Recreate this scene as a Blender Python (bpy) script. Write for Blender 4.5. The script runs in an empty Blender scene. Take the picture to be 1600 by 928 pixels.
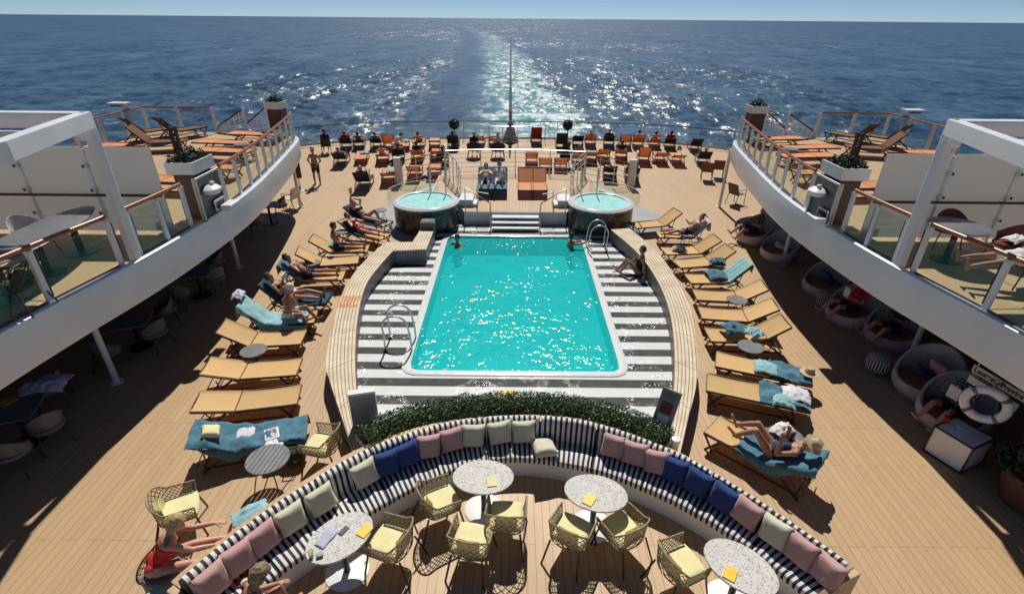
import bpy, bmesh, math, random
import numpy as np
from mathutils import Vector, Matrix, noise
random.seed(7); rng = np.random.default_rng(7)
R = math.radians; PI = math.pi
scene = bpy.context.scene; COL = scene.collection
# ---------------------------------------------------------------- camera
F, PITCH, ROLL = 815., R(28.1), R(0.5)
CAMZ = 7.0
cam = bpy.data.cameras.new('camera'); co = bpy.data.objects.new('camera', cam); COL.objects.link(co)
cam.sensor_width = 36; cam.lens = F / 1600 * 36; cam.clip_end = 90000; cam.clip_start = .05
co.matrix_world = Matrix.Translation((0, 0, CAMZ)) @ Matrix.Rotation(R(90) - PITCH, 4, 'X') @ Matrix.Rotation(ROLL, 4, 'Z')
scene.camera = co
def at(u, v, z=0.):
    """the point at height z that the survey of the photograph gives for a sighting (u, v)"""
    a, b = u - 800., 464. - v
    c, s = math.cos(ROLL), math.sin(ROLL)
    a, b = c*a - s*b, s*a + c*b
    fy = F*math.cos(PITCH) + b*math.sin(PITCH); fz = -F*math.sin(PITCH) + b*math.cos(PITCH)
    t = (z - CAMZ) / fz
    return Vector((a*t, fy*t, z))
# ---------------------------------------------------------------- mesh builder
class MB:
    def __init__(s): s.v = []; s.f = []; s.m = []; s.uv = None
    def add(s, vs, fs, m=0):
        o = len(s.v); s.v += [tuple(p) for p in vs]; s.f += [tuple(i + o for i in f) for f in fs]; s.m += [m]*len(fs); return s
    def box(s, c, d, rot=0, m=0, tilt=None):
        M = Matrix.Rotation(rot, 3, 'Z')
        if tilt: M = M @ Matrix.Rotation(tilt, 3, 'X')
        c = Vector(c)
        vs = [c + M @ Vector((x*d[0]/2, y*d[1]/2, z*d[2]/2)) for x in (-1, 1) for y in (-1, 1) for z in (-1, 1)]
        return s.add(vs, [(0,1,3,2),(4,6,7,5),(0,4,5,1),(2,3,7,6),(0,2,6,4),(1,5,7,3)], m)
    def bar(s, p, q, w, h=None, m=0):
        p, q = Vector(p), Vector(q); h = h or w; d = (q - p).normalized()
        up = Vector((0,0,1)) if abs(d.z) < .95 else Vector((0,1,0))
        r = d.cross(up).normalized(); u = r.cross(d)
        vs = [e + r*a*w/2 + u*b*h/2 for e in (p, q) for a, b in ((-1,-1),(1,-1),(1,1),(-1,1))]
        return s.add(vs, [(3,2,1,0),(4,5,6,7),(0,1,5,4),(1,2,6,5),(2,3,7,6),(3,0,4,7)], m)
    def tube(s, pts, r, n=8, closed=False, m=0):
        P = [Vector(p) for p in pts]; k = len(P); vs = []; fs = []
        rr = r if isinstance(r, (list, tuple)) else [r]*k
        pr = None
        for i in range(k):
            a = P[(i-1) % k] if (closed or i > 0) else P[i]; b = P[(i+1) % k] if (closed or i < k-1) else P[i]
            d = (b - a).normalized()
            if pr is None:
                up = Vector((0,0,1)) if abs(d.z) < .9 else Vector((0,1,0)); x = d.cross(up).normalized()
            else:
                x = (pr - d*pr.dot(d)).normalized()
            pr = x; y = d.cross(x)
            for j in range(n):
                t = 2*PI*j/n; vs.append(P[i] + (x*math.cos(t) + y*math.sin(t))*rr[i])
        for i in range(k if closed else k-1):
            for j in range(n):
                i2 = (i+1) % k; fs.append((i*n+j, i*n+(j+1) % n, i2*n+(j+1) % n, i2*n+j))
        if not closed: fs.append(tuple(range(n))[::-1]); fs.append(tuple((k-1)*n+j for j in range(n)))
        return s.add(vs, fs, m)
    def lathe(s, prof, n=32, c=(0,0,0), sx=1, sy=1, rot=0, m=0):
        vs = []; fs = []; k = len(prof); cr, sr = math.cos(rot), math.sin(rot)
        for r, z in prof:
            for j in range(n):
                t = 2*PI*j/n; x, y = r*math.cos(t)*sx, r*math.sin(t)*sy
                vs.append((c[0]+x*cr-y*sr, c[1]+x*sr+y*cr, c[2]+z))
        for i in range(k-1):
            for j in range(n): fs.append((i*n+j, i*n+(j+1) % n, (i+1)*n+(j+1) % n, (i+1)*n+j))
        if prof[0][0] > 1e-4: fs.append(tuple(range(n))[::-1])
        if prof[-1][0] > 1e-4: fs.append(tuple((k-1)*n+j for j in range(n)))
        return s.add(vs, fs, m)
    def prism(s, poly, z0, z1, m=0):
        n = len(poly); vs = [(p[0], p[1], z0) for p in poly] + [(p[0], p[1], z1) for p in poly]
        fs = [tuple(range(n))[::-1], tuple(range(n, 2*n))] + [(i, (i+1) % n, n+(i+1) % n, n+i) for i in range(n)]
        return s.add(vs, fs, m)
    def grid(s, rows, m=0, closed_u=False, closed_v=False):
        a, b = len(rows), len(rows[0]); vs = [p for r in rows for p in r]; fs = []
        for i in range(a if closed_u else a-1):
            for j in range(b if closed_v else b-1):
                fs.append((i*b+j, i*b+(j+1) % b, ((i+1) % a)*b+(j+1) % b, ((i+1) % a)*b+j))
        return s.add(vs, fs, m)
    def loft(s, rings, m=0, caps=True):
        n = len(rings[0]); s.grid(rings, m, closed_v=True)
        o = len(s.v) - n*len(rings)
        if caps:
            s.f.append(tuple(o+j for j in range(n))[::-1]); s.m.append(m)
            s.f.append(tuple(o+(len(rings)-1)*n+j for j in range(n))); s.m.append(m)
        return s
    def slab(s, rows, t, m=0):
        """a closed thin sheet: the grid and a copy t lower"""
        a, b = len(rows), len(rows[0]); lo = [[Vector(p) - Vector((0,0,t)) for p in r] for r in rows]
        o = len(s.v); s.grid(rows, m); s.grid(lo, m); n = a*b
        def q(i, j): s.f.append((o+i, o+j, o+n+j, o+n+i)); s.m.append(m)
        for i in range(a-1): q(i*b, (i+1)*b); q(i*b+b-1, (i+1)*b+b-1)
        for j in range(b-1): q(j, j+1); q((a-1)*b+j, (a-1)*b+j+1)
        return s
    def mesh(s, name, mats, smooth=False, normals=True):
        me = bpy.data.meshes.new(name); me.from_pydata(s.v, [], s.f)
        for mt in (mats if isinstance(mats, (list, tuple)) else [mats]): me.materials.append(mt)
        me.polygons.foreach_set('material_index', s.m)
        if s.uv:
            ul = me.uv_layers.new(name='UVMap')
            for l in me.loops: ul.data[l.index].uv = s.uv[l.vertex_index]
        if normals:
            bm = bmesh.new(); bm.from_mesh(me); bmesh.ops.recalc_face_normals(bm, faces=bm.faces); bm.to_mesh(me); bm.free()
        if smooth:
            me.polygons.foreach_set('use_smooth', [True]*len(me.polygons))
            if smooth != 'all': me.set_sharp_from_angle(angle=R(smooth if smooth is not True else 40))
        me.update(); return me
    def build(s, name, mats, parent=None, smooth=False, bevel=0, normals=True, loc=None):
        return obj(name, s.mesh(name, mats, smooth, normals), parent, bevel, loc)
def obj(name, me, parent=None, bevel=0, loc=None):
    o = bpy.data.objects.new(name, me); COL.objects.link(o)
    if parent: o.parent = parent
    if loc is not None: o.location = loc
    if bevel:
        b = o.modifiers.new('bevel', 'BEVEL'); b.width = bevel; b.segments = 2; b.limit_method = 'ANGLE'
    return o
def tag(o, label=None, cat=None, group=None, kind=None):
    if label: o['label'] = label
    if cat: o['category'] = cat
    if group: o['group'] = group
    if kind: o['kind'] = kind
    return o
def thing(name, label, cat, loc=(0,0,0), rz=0, group=None):
    o = bpy.data.objects.new(name, None); COL.objects.link(o); o.location = loc; o.rotation_euler = (0,0,rz)
    o.empty_display_size = .1
    return tag(o, label, cat, group)
KIDS = {}
def dup(root, loc, rz, label, group=None):
    r = root.copy(); COL.objects.link(r); r.location = loc; r.rotation_euler = (0,0,rz); r['label'] = label
    if group: r['group'] = group
    for ch in list(root.children):
        c = ch.copy(); COL.objects.link(c); c.parent = r
        for g in list(ch.children):
            d = g.copy(); COL.objects.link(d); d.parent = c
    return r
ORD = 'first second third fourth fifth sixth seventh eighth ninth tenth eleventh twelfth thirteenth fourteenth fifteenth sixteenth'.split()
# ---------------------------------------------------------------- materials
class NT:
    def __init__(s, name):
        s.mat = bpy.data.materials.new(name); s.mat.use_nodes = True; s.t = s.mat.node_tree; s.t.nodes.clear()
        s.out = s.t.nodes.new('ShaderNodeOutputMaterial')
    def n(s, typ, **kw):
        nd = s.t.nodes.new('ShaderNode' + typ)
        for k, v in kw.items():
            if k.startswith('_'): setattr(nd, k[1:], v)
            else: s.set(nd.inputs[k.replace('__', ' ')] if isinstance(k, str) else nd.inputs[k], v)
        return nd
    def set(s, sock, v):
        if hasattr(v, 'is_linked') or isinstance(v, bpy.types.NodeSocket): s.t.links.new(v, sock)
        else:
            if sock.type == 'RGBA' and len(v) == 3: v = (*v, 1)
            sock.default_value = v
    def m(s, op, a, b=0, c=0, clamp=False):
        nd = s.t.nodes.new('ShaderNodeMath'); nd.operation = op; nd.use_clamp = clamp
        for i, x in enumerate((a, b, c)): s.set(nd.inputs[i], x)
        return nd.outputs[0]
    def ss(s, x, a, b, lo=0., hi=1.):
        nd = s.t.nodes.new('ShaderNodeMapRange'); nd.interpolation_type = 'SMOOTHSTEP'
        for k, v in zip(('Value','From Min','From Max','To Min','To Max'), (x, a, b, lo, hi)): s.set(nd.inputs[k], v)
        return nd.outputs[0]
    def mix(s, f, a, b, mode='MIX'):
        nd = s.t.nodes.new('ShaderNodeMix'); nd.data_type = 'RGBA'; nd.blend_type = mode
        s.set(nd.inputs[0], f); s.set(nd.inputs[6], a); s.set(nd.inputs[7], b); return nd.outputs[2]
    def noise(s, vec, scale, detail=3, rough=.55, out='Fac'):
        nd = s.n('TexNoise', Scale=scale, Detail=detail, Roughness=rough)
        if vec is not None: s.set(nd.inputs['Vector'], vec)
        return nd.outputs[out]
    def pos(s): return s.n('NewGeometry').outputs['Position']
    def objc(s): return s.n('TexCoord').outputs['Object']
    def scale(s, vec, sc):
        nd = s.t.nodes.new('ShaderNodeVectorMath'); nd.operation = 'MULTIPLY'; s.set(nd.inputs[0], vec); nd.inputs[1].default_value = sc; return nd.outputs[0]
    def xyz(s, vec): return s.n('SeparateXYZ', Vector=vec).outputs
    def bump(s, h, strength=.3, dist=.01, normal=None):
        nd = s.n('Bump', Strength=strength, Distance=dist, Height=h)
        if normal is not None: s.set(nd.inputs['Normal'], normal)
        return nd.outputs[0]
    def pbr(s, **kw):
        b = s.n('BsdfPrincipled')
        for k, v in kw.items(): s.set(b.inputs[k.replace('_', ' ')], v)
        return b
    def done(s, sh):
        s.t.links.new(sh if isinstance(sh, bpy.types.NodeSocket) else sh.outputs[0], s.out.inputs[0]); return s.mat
def mat(name, col, rough=.5, metal=0, var=.1, vs=6, bump=0, bs=60, spec=.5, island=0, sheen=0, rnd=0, trans=0):
    k = NT(name); c = k.objc(); nz = k.noise(c, vs, 4)
    a = tuple(min(1, x*(1-var)) for x in col); b = tuple(min(1, x*(1+var)) for x in col)
    base = k.mix(k.ss(nz, .3, .7), a, b)
    if island:
        r = k.n('NewGeometry').outputs['Random Per Island']
        base = k.mix(r, tuple(x*(1-island) for x in col), tuple(min(1, x*(1+island)) for x in col))
    if rnd: base = k.mix(k.m('MULTIPLY', k.n('ObjectInfo').outputs['Random'], 1.), k.mix(.5, base, tuple(x*(1-rnd) for x in col)), k.mix(.5, base, tuple(min(1, x*(1+rnd)) for x in col))); base = k.mix(k.ss(k.noise(c, 2.2, 5, .6), .55, .8, 0, .22), base, tuple(x*.62 for x in col))
    kw = dict(Base_Color=base, Roughness=k.m('ADD', rough - .06, k.m('MULTIPLY', nz, .12)), Metallic=metal, Specular_IOR_Level=spec)
    if bump: kw['Normal'] = k.bump(k.noise(c, bs, 4), bump, .01)
    if sheen: kw['Sheen_Weight'] = sheen
    sh = k.pbr(**kw)
    if trans:
        tr = k.n('BsdfTranslucent'); k.set(tr.inputs['Color'], k.mix(.5, base, tuple(min(1, x*1.35) for x in col))); mx = k.n('MixShader', Fac=trans); k.t.links.new(sh.outputs[0], mx.inputs[1]); k.t.links.new(tr.outputs[0], mx.inputs[2]); return k.done(mx)
    return k.done(sh)
def deck_mat(name, tone=1.):
    k = NT(name); p = k.pos(); x, y, z = k.xyz(p)[0:3]
    v = k.n('CombineXYZ', X=y, Y=x, Z=0.).outputs[0]
    br = k.n('TexBrick', Vector=v, Scale=1., Color1=(.505*tone,.333*tone,.176*tone,1), Color2=(.565*tone,.376*tone,.205*tone,1), Mortar=(.24,.15,.08,1))
    br.offset = .37; br.offset_frequency = 3
    for kk, vv in (('Mortar Size', .005), ('Mortar Smooth', .1), ('Bias', 0.), ('Brick Width', 2.6), ('Row Height', .128)): br.inputs[kk].default_value = vv
    big = k.noise(p, .35, 4); grain = k.noise(k.scale(p, (28, 1.6, 1)), 1., 5)
    c = k.mix(k.ss(big, .3, .7, 0., .22), br.outputs['Color'], (.43,.295,.18,1))
    c = k.mix(k.ss(grain, .25, .75, .0, .16), c, (.33,.20,.10,1))
    st = k.noise(p, 1.7, 5, .65); c = k.mix(k.ss(st, .6, .78, 0., .18), c, (.30,.185,.10,1))
    nb = k.bump(k.m('ADD', k.m('MULTIPLY', br.outputs['Fac'], -1.), k.m('MULTIPLY', grain, .25)), .35, .004)
    return k.done(k.pbr(Base_Color=c, Roughness=k.ss(big, .3, .7, .46, .62), Normal=nb, Specular_IOR_Level=.5))
M = {}
M['deck'] = deck_mat('teak_deck')
M['deck_up'] = deck_mat('upper_teak_deck', 1.05)
M['white'] = mat('white_paint', (.80,.815,.825), .35, var=.05, vs=1.2)
M['fascia'] = mat('white_steel_plate', (.78,.835,.90), .32, var=.05, vs=.8)
M['cream'] = mat('cream_panel', (.62,.58,.50), .5)
M['steel'] = mat('stainless_steel', (.60,.60,.58), .38, 1., var=.08)
M['dark'] = mat('bronze_metal', (.045,.033,.027), .4, .3, var=.2)
M['black'] = mat('black_metal', (.018,.018,.02), .45)
M['brownwood'] = mat('varnished_handrail', (.33,.115,.05), .3, var=.2, vs=10)
M['browndark'] = mat('brown_cladding', (.085,.045,.03), .5, var=.2)
M['shadewall'] = mat('shade_darkened_wall', (.045,.04,.04), .6)  # shade under the upper decks put into a near-black wall colour
M['soffit'] = mat('shade_darkened_soffit', (.10,.095,.09), .7)  # kept dark so the underside of the decks reads as deep shade
M['yellow'] = mat('yellow_sling', (.80,.535,.235), .7, var=.07, rnd=.18, trans=.27, vs=3, bump=.25, bs=220)
M['orange'] = mat('orange_sling', (.86,.38,.155), .7, var=.08, rnd=.18, trans=.27, vs=3, bump=.25, bs=220)
M['rust'] = mat('rust_sling', (.27,.095,.036), .7, var=.1, rnd=.18, trans=.27, bump=.2, bs=200)
M['redsling'] = mat('red_sling', (.30,.035,.03), .7, trans=.4)
M['blacksling'] = mat('black_sling', (.02,.02,.022), .7)
M['teal'] = mat('teal_towel', (.30,.53,.56), .95, var=.15, vs=9, bump=.5, bs=160, sheen=.3)
M['blue'] = mat('blue_towel', (.065,.19,.27), .95, var=.2, vs=8, bump=.5, bs=160, sheen=.3)
M['navytowel'] = mat('navy_towel', (.03,.075,.12), .95, var=.2, bump=.5, bs=160)
M['whitetowel'] = mat('white_towel', (.70,.70,.74), .95, var=.08, bump=.5, bs=160)
M['lilac'] = mat('lilac_cloth', (.50,.51,.66), .95, var=.1, bump=.4, bs=120)
M['pink'] = mat('pink_fabric', (.57,.345,.325), .9, var=.06, vs=5, bump=.3, bs=300, sheen=.2)
M['creamf'] = mat('cream_fabric', (.66,.64,.48), .9, var=.06, vs=5, bump=.3, bs=300, sheen=.2)
M['navy'] = mat('navy_fabric', (.022,.055,.20), .9, var=.12, vs=5, bump=.3, bs=300, sheen=.1)
M['lemon'] = mat('lemon_cushion', (.80,.73,.40), .85, var=.05, vs=5, bump=.25, bs=260)
M['rattan'] = mat('rattan_weave', (.32,.26,.155), .55, var=.25, vs=30, bump=.3, bs=200)
M['rattandark'] = mat('dark_rattan', (.06,.045,.035), .55, var=.25, vs=30)
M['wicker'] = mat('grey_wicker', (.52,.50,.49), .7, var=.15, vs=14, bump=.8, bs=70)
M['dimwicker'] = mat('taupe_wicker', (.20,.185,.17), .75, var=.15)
M['greyslat'] = mat('grey_slat_table', (.20,.20,.205), .5, var=.15)
M['greytop'] = mat('grey_table_top', (.17,.18,.20), .35, var=.08)
M['grey'] = mat('grey_paint', (.33,.335,.34), .5, var=.1, vs=1.5)
M['darkgrey'] = mat('dark_grey_panel', (.12,.125,.125), .4)
M['leaf'] = mat('leaf_green', (.085,.15,.045), .5, island=.55)
M['leafdark'] = mat('dark_leaf', (.022,.05,.02), .55, island=.5)
M['soil'] = mat('dark_hedge_core', (.012,.02,.008), .9)
M['skinA'] = mat('fair_skin', (.56,.33,.235), .5, var=.08, vs=7)
M['skinB'] = mat('tanned_skin', (.42,.21,.125), .5, var=.08, vs=7)
M['skinC'] = mat('pink_skin', (.58,.29,.21), .5, var=.1, vs=7)
M['blond'] = mat('blond_hair', (.47,.35,.18), .6, var=.35, vs=40, bump=.8, bs=60)
M['greyhair'] = mat('grey_hair', (.40,.37,.33), .6, var=.3, vs=40, bump=.8, bs=60)
M['brownhair'] = mat('brown_hair', (.075,.045,.025), .6, var=.3, vs=40, bump=.8, bs=60)
M['ashhair'] = mat('ash_hair', (.24,.185,.11), .6, var=.35, vs=40, bump=.8, bs=60)
M['redcloth'] = mat('red_cloth', (.55,.02,.018), .8, var=.15)
M['blackcloth'] = mat('black_cloth', (.015,.015,.018), .8)
M['navycloth'] = mat('navy_cloth', (.02,.03,.07), .8)
M['whitecloth'] = mat('white_cloth', (.72,.71,.69), .85)
M['straw'] = mat('straw_hat', (.55,.42,.26), .8, bump=.6, bs=120)
M['eye'] = mat('eye_dark', (.02,.015,.012), .2)
M['paperyellow'] = mat('yellow_card', (.85,.55,.015), .5, var=.03)
M['paper'] = mat('white_paper', (.78,.78,.78), .6, var=.03)
M['redphone'] = mat('red_plastic', (.62,.03,.03), .4)
M['bag'] = mat('olive_bag', (.035,.042,.02), .8, var=.3, bump=.5, bs=60)
M['brownbag'] = mat('brown_leather', (.16,.085,.05), .55, var=.2)
M['rim'] = mat('acrylic_rim', (.76,.78,.76), .15, var=.04)
M['tile'] = mat('pool_paint', (.02,.64,.63), .4, var=.12, vs=1.3)
M['tubshell'] = mat('tub_shell', (.40,.80,.75), .3)
M['ropegrey'] = mat('grey_band', (.16,.15,.15), .6)
M['terracotta'] = mat('brown_pot', (.10,.05,.04), .6)
M['hull'] = mat('navy_hull', (.02,.03,.06), .4)
M['canvas'] = mat('white_canvas', (.78,.78,.77), .8)
def stripes(name, a, b, period, duty, axis='u', rough=.85):
    k = NT(name); tc = k.n('TexCoord')
    u = k.xyz(tc.outputs['UV'])[0] if axis == 'u' else k.xyz(tc.outputs['Object'])['XYZ'.index(axis)]
    nz = k.m('MULTIPLY', k.noise(tc.outputs['Object'], 4, 2), .012)
    t = k.m('FRACT', k.m('DIVIDE', k.m('ADD', k.m('ADD', u, 100.), nz), period))
    c = k.mix(k.m('LESS_THAN', t, duty), a, b)
    c = k.mix(k.ss(k.noise(tc.outputs['Object'], 7, 4), .35, .75, 0, .16), c, (.35,.33,.31,1))
    return k.done(k.pbr(Base_Color=c, Roughness=rough, Normal=k.bump(k.noise(tc.outputs['Object'], 200, 2), .2, .005)))
M['sofastripe'] = stripes('black_white_stripe_fabric', (.80,.79,.76), (.012,.012,.018), .094, .48)
M['tealstripe'] = stripes('striped_teal_towel', (.34,.60,.60), (.16,.36,.38), .16, .22, 'X', .95)
M['pouf'] = stripes('striped_pouf_fabric', (.62,.60,.58), (.03,.03,.035), .26, .55)
M['dress'] = stripes('striped_dress_fabric', (.62,.52,.42), (.30,.085,.07), .07, .55, 'Z')
def floral(name):
    k = NT(name); c = k.objc(); w = k.noise(c, 26, 3)
    return k.done(k.pbr(Base_Color=k.mix(k.ss(w, .52, .56), (.015,.02,.06), (.65,.66,.7)), Roughness=.85))
M['floral'] = floral('floral_print')
def terrazzo():
    k = NT('terrazzo'); c = k.objc()
    v = k.n('TexVoronoi', Vector=c, Scale=34.); v2 = k.n('TexVoronoi', Vector=c, Scale=75.)
    def spot(vo, th, keep):
        return k.m('MULTIPLY', k.m('LESS_THAN', vo.outputs['Distance'], th), k.m('LESS_THAN', k.xyz(vo.outputs['Color'])[0], keep))
    base = k.mix(k.ss(k.noise(c, 8, 4), .3, .7), (.60,.585,.54), (.70,.685,.64))
    a = k.mix(spot(v, .30, .6), base, k.mix(k.xyz(v.outputs['Color'])[1], (.05,.05,.055), (.36,.26,.20)))
    a = k.mix(spot(v2, .26, .5), a, (.22,.21,.2))
    return k.done(k.pbr(Base_Color=a, Roughness=.55, Specular_IOR_Level=.12))
M['terrazzo'] = terrazzo()
def mosaic():
    k = NT('dark_mosaic'); c = k.objc(); v = k.n('TexVoronoi', Vector=c, Scale=26.)
    r = k.xyz(v.outputs['Color'])[0]
    a = k.mix(k.ss(r, .55, .98), (.018,.022,.022), (.20,.20,.17)); a = k.mix(k.m('GREATER_THAN', v.outputs['Distance'], .55), a, (.05,.05,.048))
    return k.done(k.pbr(Base_Color=a, Roughness=.25, Normal=k.bump(v.outputs['Distance'], .3, .004)))
M['mosaic'] = mosaic()
def benchwood():
    k = NT('bleached_bench_slats'); u = k.n('TexCoord').outputs['UV']; x = k.xyz(u); p = k.pos()
    t = k.m('FRACT', k.m('MULTIPLY', x[1], 1.)); gap = k.m('LESS_THAN', t, .2)
    joint = k.m('LESS_THAN', k.m('FRACT', k.m('DIVIDE', x[0], 1.3)), .012)
    c = k.mix(k.ss(k.noise(k.scale(p, (3, 3, 3)), 1., 5), .3, .7), (.58,.46,.30), (.74,.62,.44))
    c = k.mix(k.m('MAXIMUM', gap, joint), c, (.17,.10,.055))
    return k.done(k.pbr(Base_Color=c, Roughness=.6, Normal=k.bump(k.m('SUBTRACT', 1., gap), .4, .01)))
M['bench'] = benchwood()
def paving():
    k = NT('striped_wet_paving'); p = k.pos(); y = k.xyz(p)[1]; x = k.xyz(p)[0]
    t = k.m('FRACT', k.m('DIVIDE', k.m('ADD', k.m('SUBTRACT', y, 9.66-.13), 60*.597), .597))
    c = k.mix(k.m('LESS_THAN', t, .48), (.70,.705,.69), (.052,.056,.054))
    c = k.mix(k.ss(k.noise(p, 3.5, 5), .35, .75, 0, .10), c, (.34,.34,.33))
    wet = k.m('MULTIPLY', k.ss(k.noise(p, .8, 3), .47, .58), k.ss(k.noise(p, 4.5, 3), .46, .56))
    nb = k.bump(k.noise(k.scale(p, (1, 1.4, 1)), 7., 3, .55), k.m('MULTIPLY', wet, 1.), .07)
    rough = k.m('SUBTRACT', .6, k.m('MULTIPLY', wet, .50))
    return k.done(k.pbr(Base_Color=c, Roughness=rough, Normal=nb, Specular_IOR_Level=k.m('ADD', .1, k.m('MULTIPLY', wet, .5))))
M['paving'] = paving()
def water(name, tint, bumps, rough=.03, foam=None, milk=None, milkf=0):
    k = NT(name); p = k.pos()
    h = None
    for sc, am in bumps:
        q = k.m('MULTIPLY', k.noise(p, sc, 2, .5), am); h = q if h is None else k.m('ADD', h, q)
    nb = k.bump(h, k.ss(k.noise(p, .55, 3), .35, .65, .55, 1.), 1.)
    g = k.n('BsdfGlossy', Color=(1,1,1,1), Roughness=rough, Normal=nb)
    t = k.n('BsdfTransparent', Color=(*tint, 1))
    fr = k.n('Fresnel', IOR=1.33, Normal=nb)
    mx = k.n('MixShader', Fac=fr.outputs[0]); k.t.links.new(t.outputs[0], mx.inputs[1]); k.t.links.new(g.outputs[0], mx.inputs[2])
    sh = mx.outputs[0]
    if milk:
        d = k.n('BsdfDiffuse', Color=(*milk, 1)); m3 = k.n('MixShader', Fac=milkf); k.t.links.new(t.outputs[0], m3.inputs[1]); k.t.links.new(d.outputs[0], m3.inputs[2]); k.t.links.new(m3.outputs[0], mx.inputs[1])
    if foam:
        d = k.n('BsdfDiffuse', Color=(*foam, 1)); m2 = k.n('MixShader', Fac=k.ss(k.noise(p, 3.2, 5, .65), .38, .72, .3, .9))
        k.t.links.new(sh, m2.inputs[1]); k.t.links.new(d.outputs[0], m2.inputs[2]); sh = m2.outputs[0]
    return k.done(sh)
M['poolwater'] = water('pool_water_surface', (.45,.93,.93), ((1.1, .07), (3.6, .055), (9., .022)), .085, None, (.015,.66,.66), .5)
M['tubwater'] = water('tub_water_surface', (.62,.93,.9), ((3., .05), (9., .03)), .05, (.42,.80,.75))
def glass(name, tint, refl=.1):
    k = NT(name)
    g = k.n('BsdfGlossy', Color=(1,1,1,1), Roughness=.02); t = k.n('BsdfTransparent', Color=(*tint, 1))
    lw = k.n('LayerWeight', Blend=.5).outputs['Facing']
    mx = k.n('MixShader', Fac=k.m('ADD', refl*.5, k.m('MULTIPLY', k.m('POWER', lw, 5.), .6))); k.t.links.new(t.outputs[0], mx.inputs[1]); k.t.links.new(g.outputs[0], mx.inputs[2])
    return k.done(mx)
M['glass'] = glass('railing_glass', (.78,.87,.83), .07)
M['seaglass'] = glass('sea_side_glass', (.78,.84,.86), .05)
def frosted():
    k = NT('frosted_glass'); d = k.n('BsdfDiffuse', Color=(.70,.70,.69,1)); t = k.n('BsdfTranslucent', Color=(.58,.57,.55,1)); tr = k.n('BsdfTransparent', Color=(.85,.87,.86,1))
    m1 = k.n('MixShader', Fac=.42); k.t.links.new(d.outputs[0], m1.inputs[1]); k.t.links.new(t.outputs[0], m1.inputs[2])
    m2 = k.n('MixShader', Fac=.12); k.t.links.new(m1.outputs[0], m2.inputs[1]); k.t.links.new(tr.outputs[0], m2.inputs[2])
    return k.done(m2)
M['frosted'] = frosted()
def sea():
    k = NT('open_sea'); p = k.pos(); x, y, z = k.xyz(p)[0:3]
    y2 = k.m('MULTIPLY', y, y)
    xc = k.m('SUBTRACT', 6., k.m('DIVIDE', k.m('MULTIPLY', y2, 5.2e-5), k.m('ADD', 1., k.m('DIVIDE', y, 5000.))))
    d = k.m('SUBTRACT', x, xc)
    wob = k.m('MULTIPLY', k.m('SUBTRACT', k.noise(p, .02, 3), .5), 26.)
    dw = k.m('ADD', d, wob)
    core = k.m('MULTIPLY', k.ss(dw, -30., -8.), k.ss(dw, 29., 12.))
    fade = k.m('DIVIDE', 1., k.m('ADD', 1., k.m('POWER', k.m('DIVIDE', y, 760.), 2.)))
    churn = k.noise(k.scale(p, (.16, .07, .1)), 1., 6, .68)
    aer = k.m('MULTIPLY', k.m('MULTIPLY', core, fade), k.ss(churn, .22, .55))
    foam = k.m('MULTIPLY', k.m('MULTIPLY', core, fade), k.ss(churn, .47, .62))
    edge = k.m('MULTIPLY', k.m('MULTIPLY', k.ss(dw, 10., 18.), k.ss(dw, 28., 20.)), fade)
    foam = k.m('MAXIMUM', foam, k.m('MULTIPLY', edge, k.ss(churn, .46, .62)))
    lft = k.m('MULTIPLY', k.m('MULTIPLY', k.ss(dw, -84., -64.), k.ss(dw, -44., -58.)), fade)
    foam = k.m('MAXIMUM', foam, k.m('MULTIPLY', lft, k.ss(churn, .5, .7, 0, .7)))
    smooth = k.m('MULTIPLY', k.ss(dw, -62., -42.), k.ss(dw, 6., -14.))
    caps_n = k.noise(k.scale(p, (.035, .11, .1)), 1., 5, .62); caps = k.ss(caps_n, .655, .72)
    capd = k.noise(k.scale(p, (.5, .9, 1)), 1., 4, .7); caps = k.m('MULTIPLY', caps, k.ss(capd, .42, .62, 0, .8))
    foam = k.m('MAXIMUM', foam, k.m('MULTIPLY', caps, k.m('SUBTRACT', 1., smooth)))
    col = k.mix(k.ss(k.noise(k.scale(p, (.03,.014,.1)), 1., 8, .7), .35, .65), (.018,.058,.112), (.062,.130,.195))
    col = k.mix(k.m('MULTIPLY', aer, .9), col, (.17,.40,.42))
    col = k.mix(foam, col, (.72,.80,.80))
    damp = k.ss(smooth, 0., 1., 1., .22)
    grain = k.noise(k.scale(p, (.016, .007, .1)), 1., 11, .80); g2 = k.noise(k.scale(p, (.11, .05, .1)), 1., 8, .78)
    glint = k.m('MULTIPLY', k.m('MAXIMUM', k.ss(grain, .52, .64), k.ss(g2, .55, .68)), damp)
    band = k.ss(k.noise(k.scale(p, (.0022, .0035, .1)), 1., 4), .35, .65, .5, 1.)
    glint = k.m('MULTIPLY', glint, band)
    h = k.m('ADD', k.m('MULTIPLY', k.noise(k.scale(p, (.28, .6, .3)), 1., 4), .9), k.m('MULTIPLY', k.noise(p, 1.6, 2), .12))
    def vec(op, a, b_):
        nd = k.t.nodes.new('ShaderNodeVectorMath'); nd.operation = op; k.set(nd.inputs[0], a); k.set(nd.inputs[1], b_); return nd.outputs[0]
    def slope(sc, detail, rough_, amp): return k.scale(vec('SUBTRACT', k.noise(k.scale(p, sc), 1., detail, rough_, 'Color'), (.5, .5, .5)), (amp*.8, amp, 0.))
    sl_ = vec('ADD', vec('ADD', slope((.19, .046, .1), 9, .80, 3.1), slope((.03, .006, .1), 7, .76, 1.5)), slope((.7, .4, .3), 6, .76, 1.9))
    sc_ = k.t.nodes.new('ShaderNodeVectorMath'); sc_.operation = 'SCALE'; k.set(sc_.inputs[0], sl_); k.set(sc_.inputs['Scale'], k.m('MULTIPLY', damp, band))
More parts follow.
